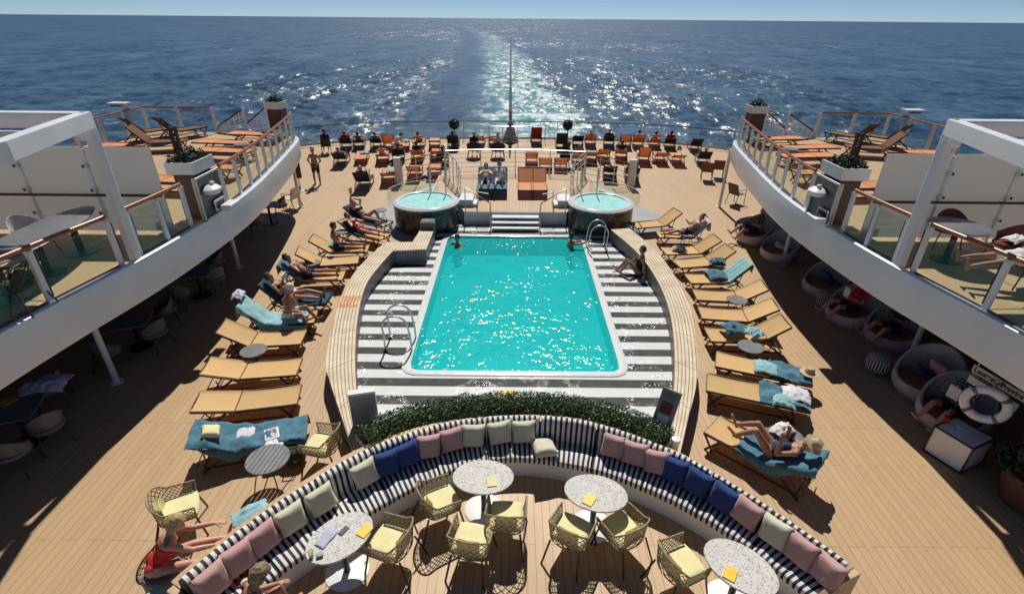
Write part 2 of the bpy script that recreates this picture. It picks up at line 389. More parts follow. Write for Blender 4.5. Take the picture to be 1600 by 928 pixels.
    nrm = k.t.nodes.new('ShaderNodeVectorMath'); nrm.operation = 'NORMALIZE'; k.set(nrm.inputs[0], vec('ADD', k.n('NewGeometry').outputs['Normal'], sc_.outputs[0]))
    rough = k.m('ADD', .30, k.m('ADD', k.m('MULTIPLY', foam, .4), k.m('MULTIPLY', glint, .14)))
    return k.done(k.pbr(Base_Color=col, Roughness=rough, Normal=nrm.outputs[0], IOR=1.33, Specular_IOR_Level=.5))
M['sea'] = sea()
# ---------------------------------------------------------------- world and sun
SUN_EL = 52.
w = bpy.data.worlds.new('World'); scene.world = w; w.use_nodes = True; wt = w.node_tree; wt.nodes.clear()
sk = wt.nodes.new('ShaderNodeTexSky'); sk.sky_type = 'NISHITA'; sk.sun_disc = False; sk.sun_elevation = R(SUN_EL); sk.sun_rotation = R(0)
sk.air_density = .4; sk.dust_density = .0; sk.ozone_density = 4.0; sk.altitude = 40
bg = wt.nodes.new('ShaderNodeBackground'); bg.inputs[1].default_value = .066
wo = wt.nodes.new('ShaderNodeOutputWorld'); wt.links.new(sk.outputs[0], bg.inputs[0]); wt.links.new(bg.outputs[0], wo.inputs[0])
sl = bpy.data.lights.new('sun', 'SUN'); sl.energy = 4.3; sl.angle = R(.53); sl.color = (1, .955, .88)
so = bpy.data.objects.new('sun', sl); COL.objects.link(so); so.rotation_euler = (R(-(90 - SUN_EL)), 0, 0); so.location = (0, 20, 40)
vs = scene.view_settings; vs.view_transform = 'Standard'; vs.look = 'None'; vs.exposure = 0.0; vs.gamma = 1; vs.use_curve_mapping = False
cy = scene.cycles; cy.max_bounces = 8; cy.transparent_max_bounces = 16; cy.caustics_reflective = False; cy.caustics_refractive = False
cy.sample_clamp_indirect = 6; cy.use_denoising = True
# ---------------------------------------------------------------- spline helpers
def cr(P, n):
    """Catmull-Rom through P, resampled to n points evenly by length"""
    P = [Vector(p).to_3d() for p in P]; out = []
    for i in range(len(P)-1):
        p0, p1, p2, p3 = P[max(i-1, 0)], P[i], P[i+1], P[min(i+2, len(P)-1)]
        for k in range(20):
            t = k/20; out.append(.5*((2*p1) + (p2-p0)*t + (2*p0-5*p1+4*p2-p3)*t*t + (3*p1-p0-3*p2+p3)*t**3))
    out.append(P[-1]); return resample(out, n)
def resample(L, n):
    d = [0]
    for a, b in zip(L, L[1:]): d.append(d[-1] + (b-a).length)
    res = []; j = 0
    for i in range(n):
        s = d[-1]*i/(n-1)
        while j < len(d)-2 and d[j+1] < s: j += 1
        t = (s-d[j])/max(1e-9, d[j+1]-d[j]); res.append(L[j].lerp(L[j+1], min(1, t)))
    return res
def lens(L):
    d = [0]
    for a, b in zip(L, L[1:]): d.append(d[-1] + (b-a).length)
    return d
XC = .1
# ---------------------------------------------------------------- people
def dv(a, out=0, side=1):
    a, o = R(a), R(out); return Vector((math.sin(o)*side, math.cos(o)*math.cos(a), math.cos(o)*math.sin(a)))
def capsule(b, p, q, r1, r2, n=10):
    p, q = Vector(p), Vector(q); d = (q-p).normalized()
    pts = []; rad = []
    for t in (-1, -.75, -.35): pts.append(p + d*r1*t); rad.append(max(.001, r1*math.sqrt(1-t*t)))
    pts.append(p); rad.append(r1); pts.append(q); rad.append(r2)
    for t in (.35, .75, 1): pts.append(q + d*r2*t); rad.append(max(.001, r2*math.sqrt(1-t*t)))
    b.tube(pts, rad, n)
def ellip(b, c, X, Y, Z, r, nu=14, nv=9):
    c = Vector(c); rows = []
    vs = []; fs = []
    for i in range(nv+1):
        ph = PI*i/nv
        for j in range(nu):
            th = 2*PI*j/nu; k = max(math.sin(ph), .02)
            vs.append(c + X*(r[0]*k*math.cos(th)) + Y*(r[1]*k*math.sin(th)) + Z*(r[2]*math.cos(ph)))
    for i in range(nv):
        for j in range(nu): fs.append((i*nu+j, i*nu+(j+1) % nu, (i+1)*nu+(j+1) % nu, (i+1)*nu+j))
    fs.append(tuple(range(nu))); fs.append(tuple(nv*nu+j for j in range(nu))[::-1]); b.add(vs, fs)
BODY = {}
def body(key, torso=90, head=None, turn=0, thigh=(0,0), shin=(-90,-90), tout=(6,6), sout=(0,0), up=((-80,12),(-80,12)), fore=((-70,5),(-70,5)),
         foot=None, female=False, hair='short', clothes=(), vox=.011, k=1., nofinger=False, bulk=1.):
    """one continuous figure, pelvis centre at the origin, facing +y; angles are elevations in the sagittal plane"""
    b = MB(); bones = []
    X = Vector((1,0,0)); U = dv(torso); Fw = dv(torso-90)
    pel = Vector((0,0,0)); neck = pel + U*.50*k
    fem = .92 if female else 1.
    ellip(b, pel + U*.02, X, Fw, U, (.165*k*bulk, .115*k*bulk, .13*k))
    ellip(b, pel + U*.17*k + Fw*.012, X, Fw, U, (.138*k*fem*bulk, .102*k*bulk, .17*k))
    ellip(b, pel + U*.35*k, X, Fw, U, (.162*k*fem, .112*k, .18*k))
    if female:
        for s in (-1, 1): ellip(b, pel + U*.34*k + Fw*.085*k + X*s*.075*k, X, Fw, U, (.062, .055, .062))
    bones.append(('spine', pel, neck, .12))
    sh = [neck - U*.045*k + X*s*.172*k*fem for s in (-1, 1)]
    capsule(b, sh[0], sh[1], .056*k, .056*k); capsule(b, neck - U*.06, neck + U*.02, .075*k, .055*k)
    ha = torso if head is None else head
    T = Matrix.Rotation(R(turn), 3, dv(ha)); HU = dv(ha); HF = T @ dv(ha-90); HX = HF.cross(HU)
    hc = neck + U*.05*k + HU*.14*k + HF*.02
    capsule(b, neck, hc - HU*.04, .056*k*fem, .054*k*fem); bones.append(('neck', neck, hc - HU*.1, .05))
    ellip(b, hc + HU*.015, HX, HF, HU, (.076, .096, .112)); ellip(b, hc - HU*.06 + HF*.03, HX, HF, HU, (.055, .062, .058))
    ellip(b, hc - HU*.012 + HF*.1, HX, HF, HU, (.014, .022, .026)); ellip(b, hc + HU*.028 + HF*.083, HX, HF, HU, (.05, .016, .014))
    ellip(b, hc - HU*.062 + HF*.088, HX, HF, HU, (.024, .010, .009))
    for s in (-1, 1): ellip(b, hc + HX*s*.077 - HU*.01, HX, HF, HU, (.012, .02, .032))
    bones.append(('head', hc - HU*.06, hc + HU*.08, .09))
    hands = []
    for i, s in enumerate((-1, 1)):
        e = sh[i] + dv(up[i][0], up[i][1], s)*.285*k; wv = dv(fore[i][0], fore[i][1], s); wr = e + wv*.245*k
        capsule(b, sh[i], e, .05*k, .039*k); capsule(b, e, e.lerp(wr, .35), .039*k, .040*k); capsule(b, e.lerp(wr, .35), wr, .040*k, .026*k)
        bones.append(('uparm', sh[i], e, .045)); bones.append(('fore', e, wr, .035))
        # hand: a palm, four unequal fingers with a knuckle bend, a thumb off the side of the palm
        side = wv.cross(Vector((0,0,1)));
        if side.length < .2: side = X.copy()
        side.normalize(); nrm = side.cross(wv).normalized()
        pc = wr + wv*.05
        ellip(b, pc, side, nrm, wv, (.041, .017, .055), 10, 7)
        if not nofinger:
            for j, (o, L) in enumerate(((-.03,.062),(-.01,.074),(.011,.07),(.031,.055))):
                a0 = pc + wv*.038 + side*o; a1 = a0 + (wv + side*o*2.2 - nrm*.25).normalized()*L*.6; a2 = a1 + (wv + side*o*1.5 - nrm*.75).normalized()*L*.5
                capsule(b, a0, a1, .0095, .009, 6); capsule(b, a1, a2, .009, .008, 6)
            t0 = pc - wv*.015 - side*.033*s; t1 = t0 + (wv*.6 - side*s*.8 - nrm*.3).normalized()*.04; t2 = t1 + (wv*.95 - side*s*.2 - nrm*.4).normalized()*.032
            capsule(b, t0, t1, .013, .011, 6); capsule(b, t1, t2, .011, .009, 6)
        bones.append(('hand', wr, wr + wv*.16, .03)); hands.append(wr + wv*.09)
    for i, s in enumerate((-1, 1)):
        h = pel + X*s*.092*k - U*.03; kn = h + dv(thigh[i], tout[i], s)*.43*k; sv = dv(shin[i], sout[i], s); an = kn + sv*.41*k
        capsule(b, h, kn, .088*k*bulk, .054*k); capsule(b, kn, kn.lerp(an, .35), .053*k, .056*k); capsule(b, kn.lerp(an, .35), an, .056*k, .036*k)
        ellip(b, h - Fw*.06*k, X, Fw, U, (.085*k, .075*k, .09*k))
        bones.append(('thigh', h, kn, .075)); bones.append(('shin', kn, an, .05))
        fa = (shin[i] + 88) if foot is None else foot; fv = dv(fa, 8, s)
        capsule(b, an - sv*-.02 - fv*.04, an + sv*.03 + fv*.15, .034, .024); capsule(b, an, an - fv*.045 + sv*.03, .036, .03)
        ellip(b, an + sv*.035 + fv*.16, X, fv, fv.cross(X).normalized(), (.042, .05, .02), 8, 6)
        bones.append(('foot', an + sv*.02, an + sv*.03 + fv*.18, .03))
    me0 = b.mesh('person', M['skinA']); o = bpy.data.objects.new('person_source', me0); COL.objects.link(o)
    r = o.modifiers.new('remesh', 'REMESH'); r.mode = 'VOXEL'; r.voxel_size = vox
    sm = o.modifiers.new('smooth', 'SMOOTH'); sm.factor = .5; sm.iterations = 3 if vox < .013 else 2
    dg = bpy.context.evaluated_depsgraph_get(); me = bpy.data.meshes.new_from_object(o.evaluated_get(dg))
    bpy.data.objects.remove(o); bpy.data.meshes.remove(me0); me.name = 'person'
    me.polygons.foreach_set('use_smooth', [True]*len(me.polygons))
    n = len(me.vertices); V = np.empty(n*3, np.float32); me.vertices.foreach_get('co', V); V = V.reshape(-1, 3)
    N = np.empty(n*3, np.float32); me.vertices.foreach_get('normal', N); N = N.reshape(-1, 3)
    D = np.empty((len(bones), n), np.float32); Tt = np.empty((len(bones), n), np.float32)
    for i, (nm, p, q, rad) in enumerate(bones):
        p_, q_ = np.array(p), np.array(q); ax = q_-p_; L2 = ax @ ax
        t = np.clip(((V-p_) @ ax)/L2, 0, 1); Tt[i] = t; D[i] = np.linalg.norm(V - (p_ + t[:, None]*ax), axis=1) - rad
    own = D.argmin(0); tt = Tt[own, np.arange(n)]; names = np.array([x[0] for x in bones])[own]
    polys = [tuple(p.vertices) for p in me.polygons]
    def patch(name, mask, off):
        sel = [f for f in polys if all(mask[i] for i in f)]
        if not sel: return None
        ids = sorted({i for f in sel for i in f}); mp = {j: i for i, j in enumerate(ids)}
        pm = bpy.data.meshes.new(name); pm.from_pydata([tuple(V[i] + N[i]*(off[i] if hasattr(off, '__len__') else off)) for i in ids], [], [tuple(mp[i] for i in f) for f in sel])
        pm.polygons.foreach_set('use_smooth', [True]*len(sel)); pm.update(); return pm
    kids = []
    for nm, spec, mt in clothes:
        mask = np.zeros(n, bool)
        for bn, (t0, t1) in spec.items(): mask |= (names == bn) & (tt >= t0) & (tt <= t1)
        pm = patch(nm, mask, .011 if vox < .014 else .016)
        if pm: kids.append((nm, pm, mt))
    loc = V - np.array(hc); f_, u_ = loc @ np.array(HF), loc @ np.array(HU)
    nz = np.array([noise.noise(Vector(v)*28) for v in V]) if hair else None
    if hair:
        hm = ((names == 'head') | (names == 'neck')) & (((f_ < .03) & (u_ > (-.055 if hair == 'short' else -.12))) | (u_ > .07)) & (u_ > -.14)
        pm = patch('hair', hm, (.017 if hair == 'short' else .03) + nz*.012)
        if pm: kids.append(('hair', pm, None))
    eb = MB()
    for s in (-1, 1): ellip(eb, hc + HX*s*.032 + HU*.008 + HF*.088, HX, HF, HU, (.013, .008, .008), 8, 5)
    em = eb.mesh('eyes', M['eye'], True)
    BODY[key] = dict(me=me, kids=kids, eyes=em, head=hc, HU=HU, HF=HF, HX=HX, hands=hands, minz=float(V[:, 2].min()))
def person(key, loc, rz, label, skin='skinA', hair='brownhair', group=None, hat=None, cl=None, scale=1):
    B = BODY[key]; me = B['me']; o = obj('person', me); o.location = loc; o.rotation_euler = (0,0,rz); o.scale = (scale,)*3
    o.material_slots[0].link = 'OBJECT'; o.material_slots[0].material = M[skin]
    tag(o, label, 'person', group)
    for i, (nm, pm, mt) in enumerate(B['kids']):
        c = obj(nm, pm, o)
        if not pm.materials: pm.materials.append(None)
        c.material_slots[0].link = 'OBJECT'; c.material_slots[0].material = M[hair] if nm == 'hair' else M[(cl or {}).get(nm, mt)]
    obj('eyes', B['eyes'], o)
    if hat:
        b = MB(); prof = {'sun': [(.0,.13),(.06,.125),(.088,.09),(.098,.03),(.10,.02),(.17,.0),(.172,-.008),(.10,.008),(.08,.0)], 'cap': [(.0,.135),(.05,.128),(.088,.09),(.1,.03),(.1,.0),(.09,.0)]}[hat[0]]
        b.lathe(prof, 20)
        if hat[0] == 'cap': b.grid([[(x*.075, .075 + (.10 if j else 0)*math.sqrt(max(0, 1-x*x*.7)), .012 - .01*j) for x in (-1,-.5,0,.5,1)] for j in (0, 1)])
        h = b.build('hat', M[hat[1]], o, True); mtx = Matrix((B['HX'], B['HF'], B['HU'])).transposed().to_4x4(); mtx.translation = B['head'] + B['HU']*.05; h.matrix_local = mtx
    return o
TRUNKS = lambda m: ('swim_trunks', {'spine': (0, .18), 'thigh': (0, .45)}, m)
SUIT = lambda m: ('swimsuit', {'spine': (0, .80)}, m)
BIKB = lambda m: ('bikini_bottom', {'spine': (0, .13)}, m)
BIKT = lambda m: ('bikini_top', {'spine': (.58, .76)}, m)
SHIRT = lambda m: ('shirt', {'spine': (.05, 1), 'uparm': (0, .75)}, m)
SHORTS = lambda m: ('shorts', {'spine': (0, .15), 'thigh': (0, .7)}, m)
HIP = .125
def recl(key, back, **kw):
    t = 180 - back; d = dict(torso=t, head=t-14, thigh=(1, 1), shin=(-2, -2), tout=(7, 7), up=((t+176, 14), (t+176, 14)), fore=((t+186, 4), (t+186, 4))); d.update(kw); body(key, **d)
READ = lambda t: dict(up=((t-172, 16), (t-172, 16)), fore=((t-55, -14), (t-55, -14)))
CHEST = lambda t: dict(up=((t-165, 26), (t-165, 26)), fore=((t+10, -48), (t+10, -48)))
BEHIND = lambda t: dict(up=((t-25, 50), (t-25, 50)), fore=((t+20, -45), (t+20, -45)))
# sunbathers by the pool
recl('arms_up_knee', 38, thigh=(38, 4), shin=(-58, -4), clothes=[BIKB('navycloth'), BIKT('navycloth')], female=True, hair='short', up=((110, 42), (95, 20)), fore=((150, -50), (85, -10)))
recl('flat_chest', 30, clothes=[BIKB('redcloth'), BIKT('redcloth')], female=True, **CHEST(150))
recl('trunks_chest', 42, clothes=[TRUNKS('blackcloth')], **CHEST(138))
recl('bikini_read', 45, clothes=[BIKB('blackcloth'), BIKT('blackcloth')], female=True, thigh=(10, 4), shin=(-12, -4), **READ(135))
body('sit_long', torso=98, head=80, thigh=(4, 2), shin=(-4, -4), up=((-60, 14), (-60, 14)), fore=((-8, -8), (-8, -8)), clothes=[('wrap', {'spine': (0, .3), 'thigh': (0, .6)}, 'navycloth'), BIKT('brownbag')], female=True, hair='short')
body('sit_side', torso=82, head=70, thigh=(24, 14), shin=(-50, -62), up=((-95, 26), (-62, 12)), fore=((-95, 8), (0, -5)), clothes=[SHORTS('whitecloth')], hair='short', bulk=1.12)
recl('arm_head', 48, clothes=[TRUNKS('navycloth')], thigh=(14, 2), shin=(-20, -3), up=((115, 45), (-35, 20)), fore=((140, -70), (50, -30)))
recl('hat_knees', 36, clothes=[SUIT('navycloth')], female=True, hair='long', thigh=(52, 40), shin=(-44, -34), **READ(144))
body('stand', torso=90, thigh=(-90, -90), shin=(-90, -90), tout=(5, 5), up=((-95, 32), (-95, 32)), fore=((-60, -40), (-60, -40)), clothes=[SHORTS('navycloth')], hair='short', bulk=1.15)
body('swim', torso=95, thigh=(-80, -90), shin=(-100, -95), up=((-30, 30), (-30, 30)), fore=((0, -15), (0, -15)), clothes=[TRUNKS('navycloth')], hair='short')
body('swim_hold', torso=88, thigh=(-80, -90), shin=(-100, -95), up=((-25, 18), (5, 20)), fore=((5, 0), (20, 10)), clothes=[TRUNKS('navycloth')], hair='short')
body('kerb_sit', torso=100, head=88, thigh=(48, 40), shin=(-55, -50), up=((-110, 14), (-50, 20)), fore=((-100, 8), (-30, -8)), clothes=[SUIT('blackcloth')], female=True, hair='short')
# close to the camera
body('red_lean', torso=60, head=64, turn=-14, thigh=(4, -2), shin=(-14, -22), tout=(4, 10), up=((-30, 2), (-34, 8)), fore=((-8, -4), (-14, -2)), female=True, hair='long', vox=.0085, clothes=[('red_swimsuit', {'spine': (0, .72)}, 'redcloth')])
body('dress_sit', torso=76, head=52, thigh=(4, 2), shin=(-82, -70), tout=(8, 12), up=((-74, 10), (-76, 12)), fore=((-14, -16), (-30, -14)), female=True, hair='long', vox=.0085, clothes=[('dress', {'spine': (0, .92), 'thigh': (0, .72), 'uparm': (0, .25)}, 'dress')])
# in the shade and on the upper deck
body('basket_read', torso=112, head=92, thigh=(10, 16), shin=(-52, -40), female=True, hair='short', vox=.013, clothes=[SHIRT('redcloth'), SHORTS('navycloth')], up=((-62, 14), (-62, 14)), fore=((28, -12), (28, -12)))
recl('chair_stretch', 40, head=118, hair='short', thigh=(-12, -9), shin=(-14, -10), clothes=[SHORTS('whitecloth')], **BEHIND(140))
# far away
recl('far_lie', 38, vox=.02, nofinger=True, clothes=[SHORTS('navycloth')], **CHEST(142))
recl('far_read', 48, vox=.02, nofinger=True, thigh=(35, 5), shin=(-50, -5), clothes=[SHORTS('navycloth'), SHIRT('blackcloth')], **READ(132))
body('far_sit', torso=80, head=70, thigh=(0, 0), shin=(-85, -80), vox=.02, nofinger=True, clothes=[SHIRT('blackcloth'), SHORTS('navycloth')], up=((-60, 12), (-60, 12)), fore=((0, -10), (0, -10)))
body('far_bend', torso=52, head=40, thigh=(0, 0), shin=(-90, -85), vox=.02, nofinger=True, clothes=[SHIRT('whitecloth'), SHORTS('navycloth')], up=((-50, 10), (-50, 10)), fore=((-20, -5), (-20, -5)))
# ---------------------------------------------------------------- sea, hull and decks
SEA_Z = -30.
def sea_mesh():
    H = CAMZ - SEA_Z; NR, NC = 430, 760
    th = np.concatenate([np.linspace(R(32), R(12.5), 40), np.linspace(R(12.4), R(.28), NR-60), np.geomspace(R(.26), R(.035), 20)]); d = H/np.tan(th); NR_ = len(d)
    az = np.linspace(-R(58), R(58), NC); A, D = np.meshgrid(az, d); X, Y = D*np.sin(A), D*np.cos(A); Z = np.zeros_like(X)
    dr = np.gradient(d)[:, None]; dc = (D*(az[1]-az[0]))
    r = np.random.default_rng(3)
    for k in range(110):
        lam = 4.*(24/4.)**r.random(); dirn = r.normal(R(78), R(38)); kx, ky = np.cos(dirn)*2*PI/lam, np.sin(dirn)*2*PI/lam
        step = np.abs(kx)*dc + np.abs(ky)*np.abs(dr); att = np.clip((2.4-step)/1.4, 0, 1)
        amp = .021*lam/2/PI; ph = r.random()*2*PI
        t_ = kx*X + ky*Y + ph + .9*np.sin(X*.013+k)+.9*np.sin(Y*.011+2*k); Z += att*amp*(np.sin(t_) + .28*np.cos(2*t_))
    xc = 6 - 5.2e-5*Y*Y/(1+Y/5000); q = X - xc; Z *= 1 - .55*np.exp(-((q+26)/20)**2)
    Z *= 1/(1+(D/9000)**2)
    vs_ = np.stack([X, Y, SEA_Z + Z], -1).reshape(-1, 3); idx = np.arange(NR_*NC).reshape(NR_, NC)
    fs_ = np.stack([idx[:-1, :-1], idx[:-1, 1:], idx[1:, 1:], idx[1:, :-1]], -1).reshape(-1, 4)
    me = bpy.data.meshes.new('sea'); me.vertices.add(len(vs_)); me.vertices.foreach_set('co', vs_.astype(np.float32).ravel())
    me.loops.add(fs_.size); me.loops.foreach_set('vertex_index', fs_.ravel().astype(np.int32)); me.polygons.add(len(fs_)); me.polygons.foreach_set('loop_start', np.arange(0, fs_.size, 4, dtype=np.int32))
    me.polygons.foreach_set('use_smooth', [True]*len(fs_)); me.update(calc_edges=True); me.validate(); me.materials.append(M['sea']); return me
tag(obj('sea', sea_mesh()), kind='structure')

STERN = [Vector((x+XC, y, 0)) for x, y in ((-15.4, 30.6), (-13, 32.6), (-10.5, 33.9), (-8, 34.7), (-4, 35.15), (0, 35.3), (4, 35.15), (8, 34.7), (10.5, 33.9), (13, 32.6), (15.4, 30.6))]
HX0, HX1, HY0, HY1 = -2.75, 2.95, 8.9, 18.0
b = MB()
ring = [Vector((-15.3, -6, 0)), Vector((15.5, -6, 0)), Vector((15.5, HY0, 0)), Vector((15.5, HY1, 0))]
def quad(x0, y0, x1, y1): b.add([(x0,y0,0),(x1,y0,0),(x1,y1,0),(x0,y1,0)], [(0,1,2,3)])
quad(-15.3, -6, 15.5, HY0); quad(-15.3, HY0, HX0, HY1); quad(HX1, HY0, 15.5, HY1); quad(-15.3, HY1, 15.5, 30.6)
b.add([(p.x, p.y, 0) for p in STERN], [tuple(range(len(STERN)))])
tag(b.build('deck', M['deck']), kind='structure')
hp = [(-15.3, -6)] + [(15.5, -6)] + [(p.x, p.y) for p in STERN[::-1]]
b = MB(); n = len(hp); b.add([(x, y, -.006) for x, y in hp] + [(x*.96, y*.96, SEA_Z-2) for x, y in hp], [(i, (i+1) % n, n+(i+1) % n, n+i) for i in range(n)])
tag(b.build('hull', M['hull']), 'dark ship hull under the open stern deck', 'hull', kind='structure')
# upper side decks
EDGE = [(8.02,1.5),(8.0,3.5),(7.95,5),(7.85,6.5),(7.68,7.9),(7.45,9.4),(7.33,11),(7.3,12.8),(7.42,14.5),(7.8,17),(8.3,19.8),(8.6,21.0),(9.1,21.7),(9.7,22.0)]
ZU, ZB = 2.75, 1.97
EC = cr([(x, y, 0) for x, y in EDGE], 90)
def mir(p, s, z=None): return Vector((XC + s*p[0], p[1], (p[2] if len(p) > 2 else 0) if z is None else z))
SIDE = {-1: 'port', 1: 'starboard'}
for s in (-1, 1):
    side = 'left' if s < 0 else 'right'
    poly = [(p.x, p.y) for p in EC] + [(15.2, 22.3), (15.2, 1.5)]
    P2 = [(XC+s*x, y) for x, y in poly]
    b = MB(); b.add([(x, y, ZU) for x, y in P2], [tuple(range(len(P2)))]); o = b.build('upper_deck', M['deck_up']); tag(o, 'upper sun deck floor of teak on the %s' % side, 'deck', kind='structure')
    inn = [(XC+s*(p.x+.10), p.y) for p in EC] + [(XC+s*15.1, 22.2), (XC+s*15.1, 1.5)]
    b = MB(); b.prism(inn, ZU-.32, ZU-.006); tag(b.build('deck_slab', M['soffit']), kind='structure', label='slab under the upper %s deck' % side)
    # fascia: slightly rounded white plate along the edge
    rows = []
    nrm = []
    for i, p in enumerate(EC):
        t = (EC[min(i+1, 89)] - EC[max(i-1, 0)]).normalized(); nv = Vector((-t.y, t.x, 0)); nrm.append(nv)
    for i, p in enumerate(EC):
        tap = 1.0; q = p; o_ = nrm[i]
        k = max(0, (i-74)/15); hb = ZU - (ZU-ZB)*(1-.35*k)
        prof = [(-.12, ZU-.004), (.02, ZU+.03), (.055, ZU+.01), (.06, ZU-.06), (.045, hb+.06), (.02, hb), (-.12, hb), (-.14, ZU-.32)]
        rows.append([mir((q.x + o_.x*a, q.y + o_.y*a), s, z) for a, z in prof])
    b = MB(); b.grid(rows); o = b.build('deck_fascia', M['fascia'], smooth=35); tag(o, 'curved white steel fascia edging the upper %s deck' % side, 'fascia')
    # superstructure wall below, added in near black to deepen the shade there
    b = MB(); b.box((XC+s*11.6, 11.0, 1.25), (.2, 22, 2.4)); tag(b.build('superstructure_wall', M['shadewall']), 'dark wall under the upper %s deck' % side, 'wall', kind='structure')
    for u, v in (((183, 597), (373, 418), (470, 324)) if s < 0 else ((1222, 413), (1420, 560), (1123.6, 324))):
        g = at(u, v); top = ZU-.33 if abs(g.x) > 7.5 else 1.9
        b = MB(); b.tube([(0,0,.02), (0,0,top)], .062, 12); b.lathe([(.13,0),(.13,.025),(.07,.03)], 16)
        tag(b.build('support_post', M['white'], smooth=True, loc=g), 'white round post holding up the upper %s deck, %s' % (side, 'nearest the camera' if v > 500 else 'beside the stern deck' if v < 330 else 'beside the pool loungers'), 'post', 'posts under the upper decks')
# ---------------------------------------------------------------- pool
POOL = dict(x0=-2.30, x1=2.45, y0=9.50, y1=17.62, r=.2); PC = Vector((.11, 13.4, 0))
def rrect(off, n=160):
    x0, x1, y0, y1 = POOL['x0']-off, POOL['x1']+off, POOL['y0']-off, POOL['y1']+off; r = POOL['r']+off; res = []
    for i in range(n):
        t = 2*PI*i/n; d = Vector((math.cos(t), math.sin(t))); lo, hi = 0, 20
        for _ in range(34):
            m = (lo+hi)/2; x, y = PC.x + d.x*m, PC.y + d.y*m
            qx = max(x0+r-x, x-(x1-r), 0); qy = max(y0+r-y, y-(y1-r), 0)
            ins = x0 <= x <= x1 and y0 <= y <= y1 and qx*qx+qy*qy <= r*r
            lo, hi = (m, hi) if ins else (lo, m)
        res.append(Vector((PC.x + d.x*lo, PC.y + d.y*lo, 0)))
    return res
def star(poly, n=160):
    res = []; P = [Vector(p) for p in poly]
    for i in range(n):
        t = 2*PI*i/n; d = Vector((math.cos(t), math.sin(t))); best = 3.
        for a, c in zip(P, P[1:] + P[:1]):
            e = c - a; den = d.x*e.y - d.y*e.x
            if abs(den) < 1e-9: continue
            q = a - PC.xy; tt = (q.x*e.y - q.y*e.x)/den; uu = (q.x*d.y - q.y*d.x)/den
            if tt > 0 and -1e-6 <= uu <= 1+1e-6: best = max(best, tt)
        res.append(Vector((PC.x + d.x*best, PC.y + d.y*best, 0)))
    return res
def z_(L, z): return [Vector((p.x, p.y, z)) for p in L]
def loopgrid(b, loops): b.grid(loops, closed_v=True)
i0, i1 = rrect(0), rrect(.19)
out = star([(-2.7,7.0),(-1.4,7.85),(.1,8.2),(1.6,7.95),(3.0,7.15),(3.7,8.7),(4.25,10.8),(4.4,13),(4.2,15.4),(3.9,17.6),(2.6,18.6),(-2.3,18.6),(-2.75,17.8),(-2.95,15.6),(-4.1,15.2),(-4.25,13),(-4.15,11),(-3.7,9.0)])
b = MB(); loopgrid(b, [z_(i1, .05), z_(out, .05)]); tag(b.build('striped_paving', M['paving']), kind='structure', label='wet black and white striped paving round the pool')
b = MB(); loopgrid(b, [z_(i1, .03), z_(i1, .066), z_(rrect(.18), .072), z_(rrect(.02), .072), z_(rrect(.0), .06), z_(i0, -.1)])
pool = thing('swimming_pool', 'turquoise swimming pool with rounded corners and white edge', 'pool', (0,0,0))
b.build('pool_edge', M['rim'], pool, 50)
b = MB(); loopgrid(b, [z_(i0, -.1), z_(i0, -.5)]); b.add(z_(i0, -.5), [tuple(range(160))]); b.build('pool_basin', M['tile'], pool)

b = MB(); b.add(z_(i0, .0), [tuple(range(160))]); tag(b.build('pool_water', M['poolwater'], pool), kind='structure')
# curved wooden bench around the pool
def bench(name, inner, outer, label, n, top_z=.5):
    I, O = cr([(x, y, 0) for x, y in inner], n), cr([(x, y, 0) for x, y in outer], n)
    t = thing(name, label, 'bench', (0,0,0)); d = lens([(a+c)/2 for a, c in zip(I, O)])
    rows = []; b = MB(); b.uv = []
    for a, c, L in zip(I, O, d):
        wd = (a-c).length; r = []
        for k in range(2): q = a.lerp(c, k); r.append((q.x, q.y, top_z)); b.uv.append((L, k*wd/.083 + .1))
        rows.append(r)
    b.grid(rows); b.build('bench_top', M['bench'], t)
    b = MB(); sh = [(p.lerp(q, .0)) for p, q in zip(I, O)]
    for a, c in ((0.02, 'i'), (.98, 'o')): b.grid([[(p.lerp(q, a).x, p.lerp(q, a).y, 0.0), (p.lerp(q, a).x, p.lerp(q, a).y, top_z-.045)] for p, q in zip(I, O)])
    for e in (0, -1): p, q = I[e].lerp(O[e], .02), I[e].lerp(O[e], .98); b.add([(p.x,p.y,0),(q.x,q.y,0),(q.x,q.y,top_z-.045),(p.x,p.y,top_z-.045)], [(0,1,2,3)])
    b.build('bench_base', M['greyslat'], t)
    b = MB()
    for a in (0, 1):
        b.grid([[(p.lerp(q, a).x, p.lerp(q, a).y, top_z-.05), (p.lerp(q, a).x, p.lerp(q, a).y, top_z-.001)] for p, q in zip(I, O)])
    for e in (0, -1): p, q = I[e], O[e]; b.add([(p.x,p.y,top_z-.05),(q.x,q.y,top_z-.05),(q.x,q.y,top_z-.001),(p.x,p.y,top_z-.001)], [(0,1,2,3)])
    b.grid([[(p.x, p.y, top_z-.05), (q.x, q.y, top_z-.05)] for p, q in zip(I, O)])
    b.build('bench_edge', mat('bench_edge_wood', (.42,.32,.2), .6), t)
    return t
bl = bench('curved_bench', [(-2.55,6.9),(-2.85,7.6),(-3.37,9.29),(-3.81,11.22),(-4.02,13.01),(-3.82,14.9),(-3.75,15.2)], [(-2.62,6.45),(-3.0,7.2),(-3.62,8.4),(-4.0,9.29),(-4.42,11.54),(-4.55,13.6),(-4.3,15.3)], 'long curved wooden bench along the left side of the pool', 60)
b = MB(); b.uv = []
b2 = [(-4.33,15.3),(-3.72,15.2),(-2.75,15.35),(-2.72,17.1),(-3.2,17.3),(-3.28,15.95),(-4.15,15.9)]
b.prism(b2, .03, .455); b.uv += [(0,0)]*14; b.build('bench_base', M['greyslat'], bl)
